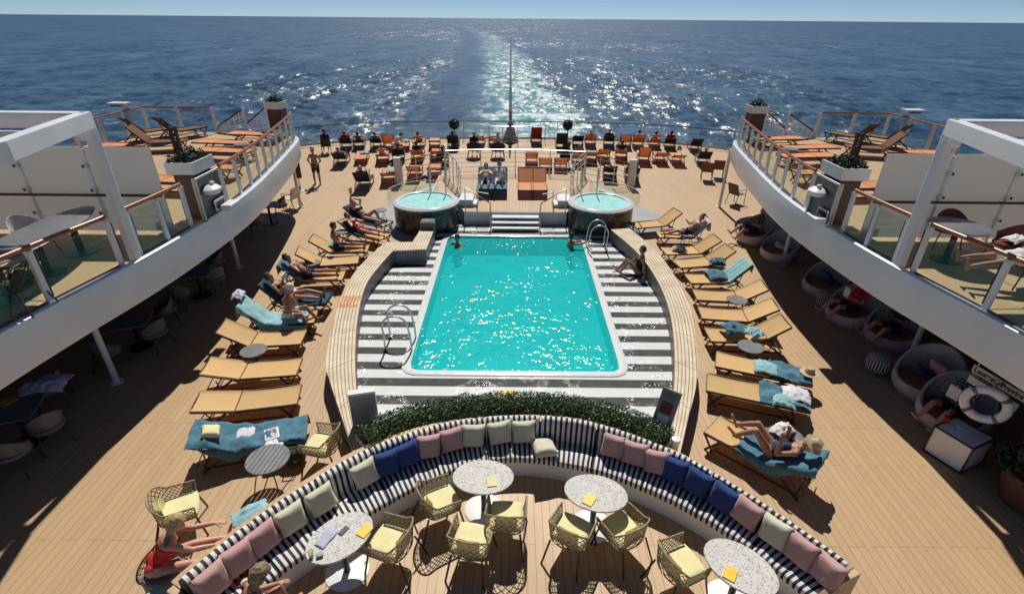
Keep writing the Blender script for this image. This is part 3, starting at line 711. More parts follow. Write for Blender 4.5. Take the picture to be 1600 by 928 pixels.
b = MB(); b.add([(x, y, .502) for x, y in b2], [tuple(range(7))]); b.add([(x, y, .456) for x, y in b2] + [(x, y, .502) for x, y in b2], [(i, (i+1) % 7, 7+(i+1) % 7, 7+i) for i in range(7)])
b.uv = [(y, x/.083) for x, y, z in b.v]; b.build('bench_top', M['bench'], bl)
b = MB(); b.box((-2.96, 17.3, .53), (.5, .42, .42)); b.box((-2.96, 17.3, .755), (.42, .34, .03)); b.build('end_cap', M['darkgrey'], bl, bevel=.02)

b = MB(); pa = Vector((-4.19, 11.75, .504)); b.add([(-4.5+.0, 11.45, .504), (-3.88, 11.4, .504), (-3.98, 12.25, .504), (-4.55, 12.25, .504)], [(0,1,2,3)])
def stainm():
    k = NT('orange_stain'); p = k.pos(); n_ = k.noise(p, 7, 5, .7)
    t = k.n('BsdfTransparent'); d = k.pbr(Base_Color=(.70,.24,.04), Roughness=.7)
    x, y, z = k.xyz(p)[0:3]; dx = k.m('ABSOLUTE', k.m('ADD', x, 4.2)); dy = k.m('ABSOLUTE', k.m('SUBTRACT', y, 11.85))
    sl = k.m('GREATER_THAN', k.m('FRACT', k.m('DIVIDE', k.m('ADD', x, 40.), .083)), .3)
    f = k.m('MULTIPLY', k.m('MULTIPLY', k.ss(dx, .3, .18), k.ss(dy, .4, .22)), k.m('MULTIPLY', sl, k.ss(n_, .38, .55, 0, .85)))
    m_ = k.n('MixShader', Fac=f); k.t.links.new(t.outputs[0], m_.inputs[1]); k.t.links.new(d.outputs[0], m_.inputs[2]); return k.done(m_)
b.build('orange_stain', stainm(), bl)
br_ = bench('curved_bench', [(2.72,6.9),(3.04,7.71),(3.55,9.4),(3.97,11.4),(4.1,13.3),(3.95,15.2),(3.44,17.25)], [(2.85,6.5),(3.2,7.3),(3.75,8.5),(4.05,9.41),(4.58,11.8),(4.68,14.0),(4.5,15.8),(4.12,17.4)], 'long curved wooden bench along the right side of the pool', 60)
# grab-rail ladders
def ladder(loc, rz, label):
    t = thing('pool_ladder', label, 'ladder', loc, rz)
    for k, s in enumerate((-1, 1)):
        b = MB(); pts = [(s*.27, -.62, .03)] + [(s*.27, -.62 + .0, .45)] + [(s*.27, -.34 + .30*math.cos(a), .62 + .30*math.sin(a)) for a in np.linspace(PI*.98, 0, 12)] + [(s*.27, 0, .3), (s*.27, .02, -.9)]
        b.tube(pts, .022, 10); b.lathe([(.05,0),(.05,.015),(.024,.03)], 12, (s*.27, -.62, .03)); b.build('rail', M['steel'], t, True)
    for z in (-.15, -.45, -.75):
        b = MB(); b.box((0, .02, z), (.54, .09, .03)); b.build('step', M['steel'], t)
ladder((-2.36, 10.55, .06), R(-90), 'steel pool ladder at the near left side of the pool')
ladder((2.56, 16.6, .06), R(90), 'steel pool ladder at the far right corner of the pool')
# ---------------------------------------------------------------- hot tubs and their platform
def hot_tub(x, label):
    t = thing('hot_tub', label, 'hot tub', (x, 18.92, 0))
    b = MB(); b.lathe([(1.19,0),(1.2,.1),(1.2,.90)], 64); b.build('tub_wall', M['mosaic'], t, True)
    b = MB(); b.lathe([(1.2,.90),(1.235,.91),(1.24,.935),(1.22,.955),(1.17,.96),(1.15,.985),(1.12,1.0),(1.00,1.0),(.975,.98),(.96,.9)], 64); b.build('tub_rim', M['rim'], t, 60)
    b = MB(); b.lathe([(.965,.95),(.82,.6),(.6,.55),(.3,.35),(0,.35)], 48); ts = b.build('tub_shell', M['tubshell'], t, True)
    b = MB(); b.lathe([(.962,.93),(0.001,.93)], 48); b.build('tub_water', M['tubwater'], ts)
    s = -1 if x < 0 else 1
    b = MB(); pts = [(1.4*math.cos(a), 1.4*math.sin(a), 0) for a in np.linspace(R(90-s*105), R(90-s*(-12)), 28)]
    b.grid([[(p[0], p[1], .75), (p[0], p[1], 1.32)] for p in pts]); sc = b.build('splash_screen', M['glass'], t, True)
    b = MB(); b.tube([(p[0], p[1], 1.325) for p in pts], .018, 6); b.build('screen_rail', M['steel'], sc, True)
    for k in (-1, 1):
        b = MB(); b.tube([(k*.3-s*.35, .98, .75), (k*.3-s*.35, 1.0, 1.95), (k*.3-s*.35, .84, 2.0), (k*.3-s*.35, .78, 1.85), (k*.3-s*.35, .8, .6)], .02, 8); b.build('grab_rail', M['steel'], t, True)
hot_tub(-3.25, 'round hot tub with dark mosaic wall on the left of the pool steps'); hot_tub(3.30, 'round hot tub with dark mosaic wall on the right of the pool steps')
for s in (-1, 1):
    b = MB(); c = (XC+s*3.55, 19.75); P2 = [(c[0]+2.35*math.cos(a), c[1]+2.35*math.sin(a)) for a in np.linspace(0, 2*PI, 64, endpoint=False)]
    b.add([(x, y, .006) for x, y in P2], [tuple(range(64))]); tag(b.build('grey_paving', M['grey']), kind='structure', label='grey rounded floor patch round the %s hot tub' % ('left' if s < 0 else 'right'))
pf = thing('raised_platform', 'raised white platform with teak top between the two hot tubs', 'platform', (XC, 0, 0)); PZ = .52
arc = [(x, 24.55 - .035*x*x, 0) for x in np.linspace(3.55, -3.55, 25)]
pl = [(-3.55, 19.9), (-2.05, 19.35), (-1.95, 18.98), (1.95, 18.98), (2.05, 19.35), (3.55, 19.9)] + [(p[0], p[1]) for p in arc]
b = MB(); b.prism(pl, 0, PZ); b.build('platform_body', M['white'], pf)
b = MB(); b.add([(x*.985, 21.8+(y-21.8)*.985, PZ+.006) for x, y in pl], [tuple(range(len(pl)))]); b.build('platform_top', M['deck'], pf)
for k in range(3):
    b = MB(); b.box((0, 18.80-.26*k, .40-.12*k), (1.75, .34, .05)); b.box((0, 18.86-.26*k, .345-.12*k), (1.7, .04, .1), m=1); b.build('step', [M['white'], M['black']], pf, bevel=.008)
for s in (-1, 1):
    b = MB(); b.box((s*1.95, 20.0, PZ+.14), (.62, .9, .27)); b.box((s*1.6, 19.8, PZ+.07), (.3, .6, .13)); b.build('side_step', M['white'], pf, bevel=.015)
    for x in (.9, 1.75):
        pass
    hr = thing('hand_rail', 'steel hand rail at the %s side of the platform steps' % ('left' if s < 0 else 'right'), 'railing', (XC+s*1.12, 18.95, 0), 0, 'hand rails by the pool steps')
    b = MB(); b.tube([(s*-.2, -.55, .06), (s*-.2, -.55, .95), (s*-.2, -.5, 1.02), (s*.75, .1, 1.42-.02), (s*.78, .15, 1.35), (s*.78, .15, PZ)], .021, 8); b.build('rail', M['steel'], hr, True)
    b = MB(); b.tube([(s*.35, .9, PZ), (s*.35, .85, 1.15), (s*.32, .3, 1.2), (s*-.1, .25, 1.15)], .021, 8); b.build('rail', M['steel'], hr, True)
def railing(name, label, path, z0, h, nbars, post_every, cat='railing', mats=None, top=None, group=None, r=.02):
    mt = mats or M['steel']; t = thing(name, label, cat, path[0], 0, group); o0 = Vector(path[0])
    L = [Vector(p)-o0 for p in path]
    b = MB(); b.tube([p + Vector((0,0,h)) for p in L], r*1.05, 8); b.build('handrail', top or mt, t, True)
    for k in range(nbars):
        b = MB(); zz = h*(k+.6)/(nbars+.3); b.tube([p + Vector((0,0,zz)) for p in L], r*.6, 6); b.build('bar', mt, t, True)
    d = lens(L); n = max(2, round(d[-1]/post_every)+1); pts = resample(L, n)
    for p in pts:
        b = MB(); b.tube([p, p + Vector((0,0,h))], r, 8); b.build('post', mt, t, True)
    return t
railing('platform_railing', 'steel railing with five bars along the back of the platform', [(XC+x, 24.5-.035*x*x, PZ) for x in np.linspace(-3.2, 3.2, 17)], PZ, 1.12, 5, 1.6)
for s in (-1, 1):
    sd = 'left' if s < 0 else 'right'
    railing('stair_railing', 'sloping steel railing with brown handrail behind the %s hot tub' % sd, [(XC+s*3.25, 24.05, PZ), (XC+s*4.3, 24.2, .3), (XC+s*5.3, 24.3, .02)], 0, 1.08, 4, .8, top=M['brownwood'])
    railing('stair_railing', 'steel gate and rails on the platform side of the %s hot tub' % sd, [(XC+s*2.2, 20.5, PZ), (XC+s*2.5, 22.0, PZ), (XC+s*3.2, 23.9, PZ)], 0, 1.2, 4, .75)
    b = MB(); b.box((0, 0, .62), (.30, .24, 1.24)); b.box((0, 0, 1.26), (.34, .28, .04)); o = b.build('railing_pillar', M['white'], bevel=.015, loc=(XC+s*5.5, 24.3, 0)); tag(o, 'white square pillar at the foot of the %s stair railing' % sd, 'pillar')
    b = MB(); rows = [[(XC+s*(2.6+1.9*t), 22.9+.5*math.sin(t*PI)-1.2*t, .02), (XC+s*(2.6+1.9*t), 22.9+.5*math.sin(t*PI)-1.2*t, .34)] for t in np.linspace(0, 1, 14)]
    b.slab([[Vector((p[0][0], p[0][1]+dy, .34)) for dy in (-.22, .22)] for p in rows], .3); o = b.build('curved_kerb', M['rim'], bevel=.01); tag(o, 'low curved white kerb behind the %s hot tub' % sd, 'kerb')
# ---------------------------------------------------------------- stern railing, mast, topiaries
SP = cr([p + Vector((0, -.12, 0)) for p in STERN], 60)
t = thing('stern_railing', 'thin railing with wire bars along the curved stern edge', 'railing', (0,0,0))
b = MB(); b.tube([p + Vector((0,0,1.1)) for p in SP], .032, 6); b.build('handrail', M['darkgrey'], t, True)
b = MB()
for z in (.2, .42, .64, .86): b.tube([p + Vector((0,0,z)) for p in SP], .007, 4)
b.build('wires', M['steel'], t, True)
for p in resample(SP, 21):
    b = MB(); b.tube([p, p + Vector((0,0,1.1))], .016, 6); b.build('post', M['steel'], t, True)
b = MB(); b.grid([[(p.x, p.y+.02, 0), (p.x, p.y+.02, .12)] for p in SP]); b.build('kick_plate', M['white'], t)
t = thing('flag_mast', 'tall thin white mast on a splayed base at the stern', 'mast', (-.2, 34.3, 0))
b = MB(); b.tube([(0,0,.6), (0,0,3.2), (0,0,3.25), (0,0,5.85)], [.115,.09,.06,.035], 10); b.build('pole', M['white'], t, True)
b = MB(); b.loft([[(-.55,-.4,0),(.55,-.4,0),(.55,.4,0),(-.55,.4,0)], [(-.32,-.25,.55),(.32,-.25,.55),(.32,.25,.55),(-.32,.25,.55)], [(-.12,-.12,1.25),(.12,-.12,1.25),(.12,.12,1.25),(-.12,.12,1.25)]]); b.build('base', M['grey'], t, bevel=.02)
b = MB(); b.box((0, -.13, 1.6), (.12, .08, .5)); b.build('cleat_box', M['darkgrey'], t)
railing('mast_railing', 'curved steel railing that dips round the mast', [(-.2+x, 34.5-1.3*abs(math.cos(x/3.0*PI/2)), 0) for x in np.linspace(-3.0, 3.0, 21)], 0, 1.12, 3, 1.0)
def leaves(b, pts, size, spread=1.):
    for p in pts:
        a = Vector(rng.normal(size=3)).normalized(); c = a.orthogonal().normalized(); e = a.cross(c); s_ = size*(.6+.8*rng.random())
        p = Vector(p); b.add([p - c*s_, p + e*s_*.42, p + c*s_, p - e*s_*.42], [(0,1,2,3)])
def in_ball(n, c, r):
    out_ = []
    for _ in range(n):
        d = Vector(rng.normal(size=3)).normalized(); out_.append(Vector(c) + Vector((d.x*r[0], d.y*r[1], d.z*r[2]))*(.72+.34*rng.random()))
    return out_
def topiary(u, v, side):
    g = at(u, v); t = thing('topiary_ball', 'clipped dark ball topiary on a stem in a pot, %s of the mast' % side, 'plant', g)
    b = MB(); b.lathe([(.2,0),(.24,.1),(.28,.42),(.25,.42),(.24,.38),(0,.38)], 16); b.build('pot', M['darkgrey'], t, True)
    b = MB(); b.tube([(0,0,.36), (.01,0,.9), (0,0,1.15)], .025, 6); b.build('stem', M['browndark'], t, True)
    b = MB(); leaves(b, in_ball(900, (0,0,1.38), (.30,.30,.30)), .045); b.lathe([(0.001,1.13),(.18,1.2),(.25,1.38),(.18,1.56),(0.001,1.63)], 10); b.build('crown', M['leafdark'], t, normals=False)
topiary(711, 231, 'left'); topiary(885, 232, 'right')
# ---------------------------------------------------------------- upper deck rails, planters, screens, pergolas
def epath(y0, y1, inset=.10, n=40):
    L = [p for p in EC if y0 <= p.y <= y1]
    L = [Vector((p.x + inset, p.y, 0)) for p in L]
    return resample(L, n)
RH = .98
def glass_rail(s, path, label, npost, zone):
    t = thing('glass_railing', label, 'railing', (0,0,0))
    P = [mir(p, s, ZU) for p in path]
    b = MB(); b.tube([p + Vector((0,0,RH)) for p in P], .042, 10); b.build('handrail', M['brownwood'], t, True)
    pp = resample(P, npost)
    for i, p in enumerate(pp):
        j = min(i, npost-2); d = (pp[j+1]-pp[j]).normalized(); nn = Vector((-d.y, d.x, 0))
        b = MB(); b.bar(p + Vector((0,0,.0)), p + Vector((0,0,RH-.06)), .055, .10); b.bar(p + d*.05 + Vector((0,0,.08)), p + d*.05 + Vector((0,0,RH-.14)), .02, .09, m=1); b.box(p + Vector((0,0,RH-.07)), (.09,.09,.05), m=2)
        b.build('post', [M['white'], M['black'], M['steel']], t)
    for i in range(npost-1):
        a, c = pp[i], pp[i+1]; L = [q for q in (a.lerp(c, k) for k in (.06, .5, .94))]
        d = (c-a).normalized(); nn = Vector((-d.y, d.x, 0))*.006
        b = MB(); vs_ = [a.lerp(c, .06)+nn, a.lerp(c, .94)+nn]; b.add([(vs_[0].x, vs_[0].y, ZU+.07), (vs_[1].x, vs_[1].y, ZU+.07), (vs_[1].x, vs_[1].y, ZU+RH-.12), (vs_[0].x, vs_[0].y, ZU+RH-.12)], [(0,1,2,3)])
        b.build('glass_panel', M['glass'], t)
    b = MB(); b.grid([[p + Vector((0,0,.004)), p + Vector((0,0,.05))] for p in P]); b.build('base_rail', M['darkgrey'], t)
    return t
def bush(b, c, dims, n, size):
    pts = []
    for _ in range(n):
        p = Vector((rng.uniform(-1,1), rng.uniform(-1,1), 0)); hz = (1-.55*max(abs(p.x), abs(p.y))**2)*(.75+.4*noise.noise(Vector((p.x*3, p.y*3, c[0]))))
        pts.append(Vector((c[0]+p.x*dims[0], c[1]+p.y*dims[1], c[2]+dims[2]*hz*rng.uniform(.25, 1))))
    leaves(b, pts, size)
for s in (-1, 1):
    sd = 'left' if s < 0 else 'right'
    glass_rail(s, epath(1.6, 9.15), 'glass railing with brown handrail along the %s dining terrace' % sd, 6, 0)
    glass_rail(s, epath(9.5, 11.4, n=14), 'short glass railing between white pergola post and planter on the %s upper deck' % sd, 3, 1)
    P = epath(12.7, 21.3, n=50)
    glass_rail(s, P, 'long curved glass railing of the %s upper deck towards the stern' % sd, 11, 2)
    # planter with its light cabinet
    t = thing('planter', 'tall planter with white trough and dark shrub halfway along the %s railing' % sd, 'planter', mir((7.57, 12.05), s, ZU))
    b = MB(); b.box((0,0,.53), (.48,.70,1.06)); b.box((0, -.355, .56), (.38,.012,.86), m=1); b.build('planter_box', [M['browndark'], mat('brown_inset', (.11,.06,.045), .5)], t, bevel=.01)
    b = MB(); 
    for d_, c_ in (((.64,.04,.27),(0,-.43,1.22)), ((.64,.04,.27),(0,.43,1.22)), ((.04,.82,.27),(-.30,0,1.22)), ((.04,.82,.27),(.30,0,1.22)), ((.56,.82,.05),(0,0,1.11))): b.box(c_, d_)
    b.build('planter_trough', M['white'], t, bevel=.006)
    b = MB(); bush(b, (0,0,1.22), (.30,.42,.46), 3000, .028); b.box((0,0,1.24), (.54,.80,.1)); b.build('shrub', M['leafdark'], t, normals=False)
    c = thing('rescue_light_cabinet', 'grey glazed cabinet with white rescue gear outside the planter on the %s' % sd, 'cabinet', mir((7.28, 12.05), s, ZU), 0 if s > 0 else PI)
    # local +x points outboard from the pool on the starboard side
    b = MB()
    for y in (-.5, .5): b.box((.0, y, .5), (.10,.05,1.0))
    b.box((0,0,1.0), (.10,1.05,.05)); b.box((0,0,.025), (.10,1.05,.05)); b.build('cabinet_frame', M['steel'], c, bevel=.008)
    b = MB(); b.box((.02,0,.5), (.02,.95,.95)); b.build('back_panel', M['darkgrey'], c)
    b = MB(); b.lathe([(.0,.0),(.15,.02),(.2,.08),(.2,.13),(.12,.2),(0,.22)], 20, (-.13,.12,.56), 1, 1.25); b.lathe([(.05,0),(.05,.1),(0,.11)], 12, (-.15,.08,.74)); b.build('rescue_float', M['white'], c, True)
    b = MB(); b.box((-.045,-.2,.22), (.03,.46,.26)); b.box((-.06,-.2,.22), (.02,.36,.17), m=1); b.build('hatch', [M['white'], M['black']], c, bevel=.006)
    b = MB(); b.box((-.24,-.30,.14), (.26,.5,.16)); b.box((-.1,-.30,.1), (.1,.1,.06)); b.build('flood_lamp', M['white'], c, bevel=.03)
    # planter at the end
    t = thing('planter', 'tall brown planter with white trough at the stern tip of the %s upper deck' % sd, 'planter', mir((9.35, 21.35), s, ZU))
    b = MB(); b.box((0,0,.55), (.54,.54,1.1)); b.build('planter_box', M['browndark'], t, bevel=.01)
    b = MB()
    for d_, c_ in (((.66,.04,.26),(0,-.31,1.22)), ((.66,.04,.26),(0,.31,1.22)), ((.04,.58,.26),(-.31,0,1.22)), ((.04,.58,.26),(.31,0,1.22)), ((.58,.58,.05),(0,0,1.12))): b.box(c_, d_)
    b.build('planter_trough', M['white'], t, bevel=.006)
    b = MB(); bush(b, (0,0,1.2), (.3,.3,.48), 1200, .034); b.box((0,0,1.24), (.56,.56,.1)); b.build('shrub', M['leafdark'], t, normals=False)
    # sea-side rail with the white stair grille
    path = [mir(p, s, ZU) for p in ((15.1, 12.5, 0), (15.1, 17, 0), (15.1, 22.1, 0), (12.3, 22.1, 0))]
    t = thing('sea_side_railing', 'white posted glass railing on the sea side of the %s upper deck' % sd, 'railing', (0,0,0))
    b = MB(); b.tube([p + Vector((0,0,RH)) for p in path], .035, 8); b.build('handrail', M['brownwood'], t, True)
    L = [p for a, c_ in zip(path, path[1:]) for p in resample([a, c_], max(2, round((c_-a).length/1.15)+1))[:-1]] + [path[-1]]
    for p in L: b = MB(); b.bar(p, p + Vector((0,0,RH)), .07, .14); b.build('post', M['white'], t)
    for a, c_ in zip(L, L[1:]):
        b = MB(); a2, c2 = a.lerp(c_, .07), a.lerp(c_, .93); b.add([(a2.x,a2.y,ZU+.06),(c2.x,c2.y,ZU+.06),(c2.x,c2.y,ZU+RH-.06),(a2.x,a2.y,ZU+RH-.06)], [(0,1,2,3)]); b.build('glass_panel', M['seaglass'], t)
    for k, (xa, xb, flip) in enumerate(((12.2, 11.0, 0), (11.0, 9.9, 1))):
        t = thing('stair_grille', 'white barred stair railing %s the end planter on the %s upper deck' % ('farther from' if k == 0 else 'beside', sd), 'railing', (0,0,0))
        a, c_ = mir((xa, 22.05), s, ZU), mir((xb, 22.05), s, ZU); lo, hi = (.5, .98) if not k else (.35, 1.15)
        h0, h1 = (.96, .30) if k == 0 else (.35, 1.15)
        if k == 0: h0, h1 = .25, .95
        b = MB(); b.bar(a, a + Vector((0,0,h0)), .07); b.bar(c_, c_ + Vector((0,0,max(h1, 1.0))), .09); b.bar(a + Vector((0,0,h0)), c_ + Vector((0,0,h1)), .05, .05, m=1); b.build('frame', [M['white'], M['browndark']], t)
        b = MB()
        for q in range(6): b.bar(a + Vector((0,0,h0*(q+.5)/6.2)), c_ + Vector((0,0,h1*(q+.5)/6.2)), .03)
        for q in range(1, 5): p = a.lerp(c_, q/5); b.bar(p, p + Vector((0,0,h0+(h1-h0)*q/5)), .022)
        b.build('bars', M['white'], t)
    t = thing('sea_light', 'white box lamp on the sea-side railing of the %s upper deck' % sd, 'lamp', mir((15.2, 21.3), s, ZU))
    b = MB(); b.box((0,0,.6), (.15,.15,1.2)); b.build('post', M['white'], t, bevel=.01)
    b = MB(); b.box((s*.2,0,1.22), (.7,.42,.07)); b.box((s*.25,0,1.15), (.4,.3,.07), m=1); b.build('lamp_head', [M['white'], M['darkgrey']], t, bevel=.012)
    # frosted wind screen and brown rail
    t = thing('wind_screen', 'row of frosted glass wind screens across the %s upper deck' % sd, 'screen', mir((7.5, 10.75), s, ZU), 0)
    for k in range(5):
        x0 = s*(.0 + k*1.42); x1 = s*(1.36 + k*1.42)
        b = MB(); b.box(((x0+x1)/2, 0, .98), (1.36, .02, 1.80)); b.build('glass_pane', M['frosted'], t)
        b = MB(); b.bar((x1+s*.03, .03, 0), (x1+s*.03, .03, 1.84), .05, .10); wp = b.build('post', M['white'], t)
        for z in (.5, 1.0, 1.5): b = MB(); b.box((x1+s*.03, -.05, z), (.11, .07, .06)); b.box((x1+s*.07, -.09, z), (.03, .02, .05), m=1); b.build('clamp', [M['steel'], M['black']], wp)
    b = MB(); b.tube([(s*-.05, -.16, .92), (s*7.2, -.16, .92)], .03, 8); b.build('rail', M['browndark'], t, True)
    # pergola frame
    t = thing('pergola_frame', 'white square pergola frame over the %s dining terrace' % sd, 'pergola', mir((7.5, 9.38), s, ZU))
    b = MB(); b.box((0,0,1.385), (.15,.19,2.77)); b.build('post', M['white'], t, bevel=.03)
    b = MB(); b.bar((0, 0, 2.64), (s*-.62, -2.4, 2.64), .2, .26); b.bar((s*-.62, -2.4, 2.64), (s*-.8, -8.0, 2.64), .2, .26); b.build('beam', M['white'], t)
    b = MB(); b.bar((s*.1, 0, 2.64), (s*7.4, 0, 2.64), .2, .255); b.bar((s*.1, -.6, 2.5), (s*7.4, -.6, 2.5), .06, .12); b.build('cross_beam', M['white'], t)
    b = MB(); b.box((s*.07, -.02, 2.4), (.3, .14, .22)); b.build('corner_bracket', M['white'], t, bevel=.05)
    cx = thing('shade_sail', 'white canvas shade sail under the %s pergola' % sd, 'shade sail', mir((8.55, 9.55), s, ZU))
    b = MB(); rows = []
    for i in range(9):
        u = i/8; r = []
        for j in range(7): v = j/6; r.append(Vector((s*(u*4.2), -.02-u*(.05+v*2.6), 2.38 - .12*math.sin(PI*u) - .10*math.sin(PI*v)*u)))
        rows.append(r)
    b.slab(rows, .012); b.build('canvas', M['canvas'], cx, True)
    b = MB(); b.tube([(0,0,2.37), (s*-.55,.02,2.43), (s*-.95, -.05, 2.46)], .012, 6); b.lathe([(.03,-.03),(.03,.03)], 8, (0,0,2.38)); b.build('tension_hook', M['steel'], cx, True)
# ---------------------------------------------------------------- curved striped sofa
SB = cr([(-4.13,4.02,0),(-3.81,4.60,0),(-3.47,5.10,0),(-3.1,5.54,0),(-2.57,6.11,0),(-1.91,6.58,0),(-1.09,6.94,0),(.11,7.13,0),(1.14,7.05,0),(1.97,6.72,0),(2.77,6.22,0),(3.48,5.50,0),(3.97,4.91,0),(4.40,4.33,0)], 200)
SF = cr([(-3.50,3.68,0),(-3.20,4.24,0),(-2.81,4.71,0),(-2.39,5.09,0),(-1.93,5.53,0),(-1.22,6.05,0),(-.62,6.37,0),(.1,6.49,0),(.77,6.41,0),(1.5,6.21,0),(2.26,5.81,0),(2.9,5.33,0),(3.42,4.78,0),(3.90,4.12,0)], 200)
SL = lens(SB); SLEN = SL[-1]
def sofa_at(t, depth, z):
    f = t*199; i = min(198, int(f)); k = f-i
    p = SB[i].lerp(SB[i+1], k); q = SF[i].lerp(SF[i+1], k); d = (q-p).normalized(); L = (q-p).length
    r = p + d*L*depth; return Vector((r.x, r.y, z)), d
sofa = thing('curved_sofa', 'long curved banquette in black and white stripes behind the terrazzo tables', 'sofa', (0,0,0))
NSEG = 11
def sofa_piece(name, t0, t1, prof, mt, m=14):
    """prof: closed list of (depth fraction, z)"""
    b = MB(); b.uv = []; rows = []; mid = (t0+t1)/2
    for i in range(m+1):
        t = t0 + (t1-t0)*i/m; e = min(i, m-i); r = []
        for j, (dp, z) in enumerate(prof):
            p, d = sofa_at(t, dp, z); p.z -= .012 if e == 0 else 0
            r.append(p); b.uv.append((t*SLEN, j*.1))
        rows.append(r)
    b.loft(rows); return b.build(name, mt, sofa, 50)
for k in range(NSEG):
    e = .0012; t0, t1 = k/NSEG + e, (k+1)/NSEG - e
    sofa_piece('seat_cushion', t0, t1, [(.22,.33),(.97,.33),(1.0,.36),(1.01,.40),(1.0,.44),(.96,.46),(.6,.475),(.30,.465),(.22,.45)], M['sofastripe'])
    sofa_piece('back_cushion', t0, t1, [(.045,.40),(.31,.40),(.325,.50),(.27,.72),(.22,.84),(.18,.875),(.09,.88),(.055,.86),(.045,.8)], M['sofastripe'])
sofa_piece('plinth', 0, 1, [(.06,.0),(.93,.0),(.95,.325),(.06,.325)], M['white'], 90)
sofa_piece('back_frame', 0, 1, [(-.20,.0),(.0,.0),(.04,.66),(.04,.72),(-.22,.72),(-.22,.6)], mat('sofa_timber', (.52,.35,.20), .55, vs=12), 90)
for tt, dl in ((0, -1), (1, 1)):
    p, d = sofa_at(tt, 0, 0); q, _ = sofa_at(tt, 1.0, 0); tan = Vector((-d.y, d.x, 0))*(-1 if dl > 0 else 1)
    if tt == 0: tan = (SB[0]-SB[2]).normalized()
    else: tan = (SB[-1]-SB[-3]).normalized()
    b = MB(); rr = []
    for off in (.008, .10): rr.append([p - d*.1 + tan*off, q + tan*off, q + tan*off + Vector((0,0,.42)), p + d*.22 + tan*off + Vector((0,0,.70)), p - d*.1 + tan*off + Vector((0,0,.70))])
    b.loft(rr); b.build('end_panel', M['bench'] if tt > .5 and False else mat('sofa_end_timber', (.55,.40,.24), .55, vs=12), sofa, bevel=.008)
# ---------------------------------------------------------------- hedge in its planter behind the sofa
HC = cr([(-2.5,6.62,0),(-1.95,7.10,0),(-1.1,7.42,0),(.1,7.58,0),(1.2,7.48,0),(2.1,7.12,0),(2.68,6.68,0)], 60)
t = thing('hedge', 'low clipped green hedge in a white planter behind the sofa', 'hedge', (0,0,0))
def hn(i): a = (HC[min(i+1, 59)]-HC[max(i-1, 0)]).normalized(); return Vector((-a.y, a.x, 0))
b = MB(); rr = []
for i, p in enumerate(HC):
    n_ = hn(i); rr.append([p - n_*.27, p + n_*.27, p + n_*.27 + Vector((0,0,.66)), p + n_*.235 + Vector((0,0,.66)), p + n_*.235 + Vector((0,0,.6)), p - n_*.235 + Vector((0,0,.6)), p - n_*.235 + Vector((0,0,.66)), p - n_*.27 + Vector((0,0,.66))])
b.loft(rr); b.build('planter_box', M['white'], t, bevel=.005)
b = MB(); rr = []
for i, p in enumerate(HC):
    n_ = hn(i); k = .02*noise.noise(Vector((i*.4,0,0))); e = 1 if 0 < i < 59 else .5
    rr.append([p + n_*(.17*math.cos(a)*e) + Vector((0,0,.70+k + .11*math.sin(a)*e)) for a in np.linspace(0, 2*PI, 10, endpoint=False)])
b.loft(rr); b.build('inner_twigs', M['soil'], t)
b = MB(); pts = []
for _ in range(11500):
    f = rng.random()*59; i = min(58, int(f)); p = HC[i].lerp(HC[i+1], f-i); n_ = hn(i); a = rng.uniform(-.5, PI+.5); rad = rng.uniform(.72, 1.08)
    wv = 1 + .24*noise.noise(Vector((f*.33, a*1.3, 2.))) + .14*noise.noise(Vector((f*1.1, a*3, 5.)))
    pts.append(p + n_*(.26*math.cos(a)*rad*wv) + Vector((0,0,.71 + .19*math.sin(a)*rad*wv)))
leaves(b, pts, .024); b.build('foliage', M['leaf'], t, normals=False)
# sign boards at both ends of the hedge
t = thing('notice_board', 'grey backed white notice board at the left end of the hedge', 'sign', (-2.62, 7.25, 0), R(14))
b = MB(); b.box((0,0,.62), (.46,.10,1.2)); b.box((0,-.053,.62), (.44,.006,1.14), m=1); b.box((0,0,1.23), (.47,.13,.03), m=2); b.build('board', [M['white'], M['grey'], M['white']], t, bevel=.008)
b = MB()
for k in range(14): b.box((-.02+.015*rng.random(), -.058, 1.1-.065*k), (.30+.06*rng.random(), .004, .012))
b.box((-.19,-.058,.9), (.03,.004,.3)); b.build('notice_lines', mat('grey_print', (.22,.225,.23), .6), t)
t = thing('rules_sign', 'slanted grey pool rules sign on a stand at the right end of the hedge', 'sign', (2.72, 7.12, 0), R(-38))
b = MB(); b.box((0,0,.45), (.12,.1,.9)); b.box((0,0,.02), (.4,.3,.04)); b.build('stand', M['grey'], t, bevel=.01)
b = MB(); b.box((0,-.02,1.05), (.34,.05,.66), tilt=R(-28)); b.build('board', mat('sign_backing', (.30,.25,.21), .5), t, bevel=.01)
b = MB(); Mx = Matrix.Rotation(R(-28), 3, 'X')
for z, h, m_ in ((.22,.14,0),(.0,.2,1),(-.2,.13,2)):
    c_ = Vector((0,-.02,1.05)) + Mx @ Vector((0,-.03,z)); b.box(c_, (.2,.008,h), tilt=R(-28), m=m_)
b.build('sign_labels', [mat('green_label', (.12,.22,.17), .5), mat('maroon_label', (.16,.03,.03), .5), M['paper']], t)
b = MB(); b.lathe([(.06,0),(.06,.72),(.075,.74),(.075,.8),(0,.81)], 14); tag(b.build('white_bollard', M['white'], smooth=True, loc=(2.78,6.62,0)), 'white cap post at the right end of the hedge', 'post')
b = MB(); b.box((0,0,0), (.42,.2,.05)); o = b.build('yellow_float', M['paperyellow'], bevel=.02, loc=(.0, 7.98, .69)); tag(o, 'yellow float lying behind the middle of the hedge', 'float'); o.location = at(790, 615, .14); o.scale = (.9, .9, .9)
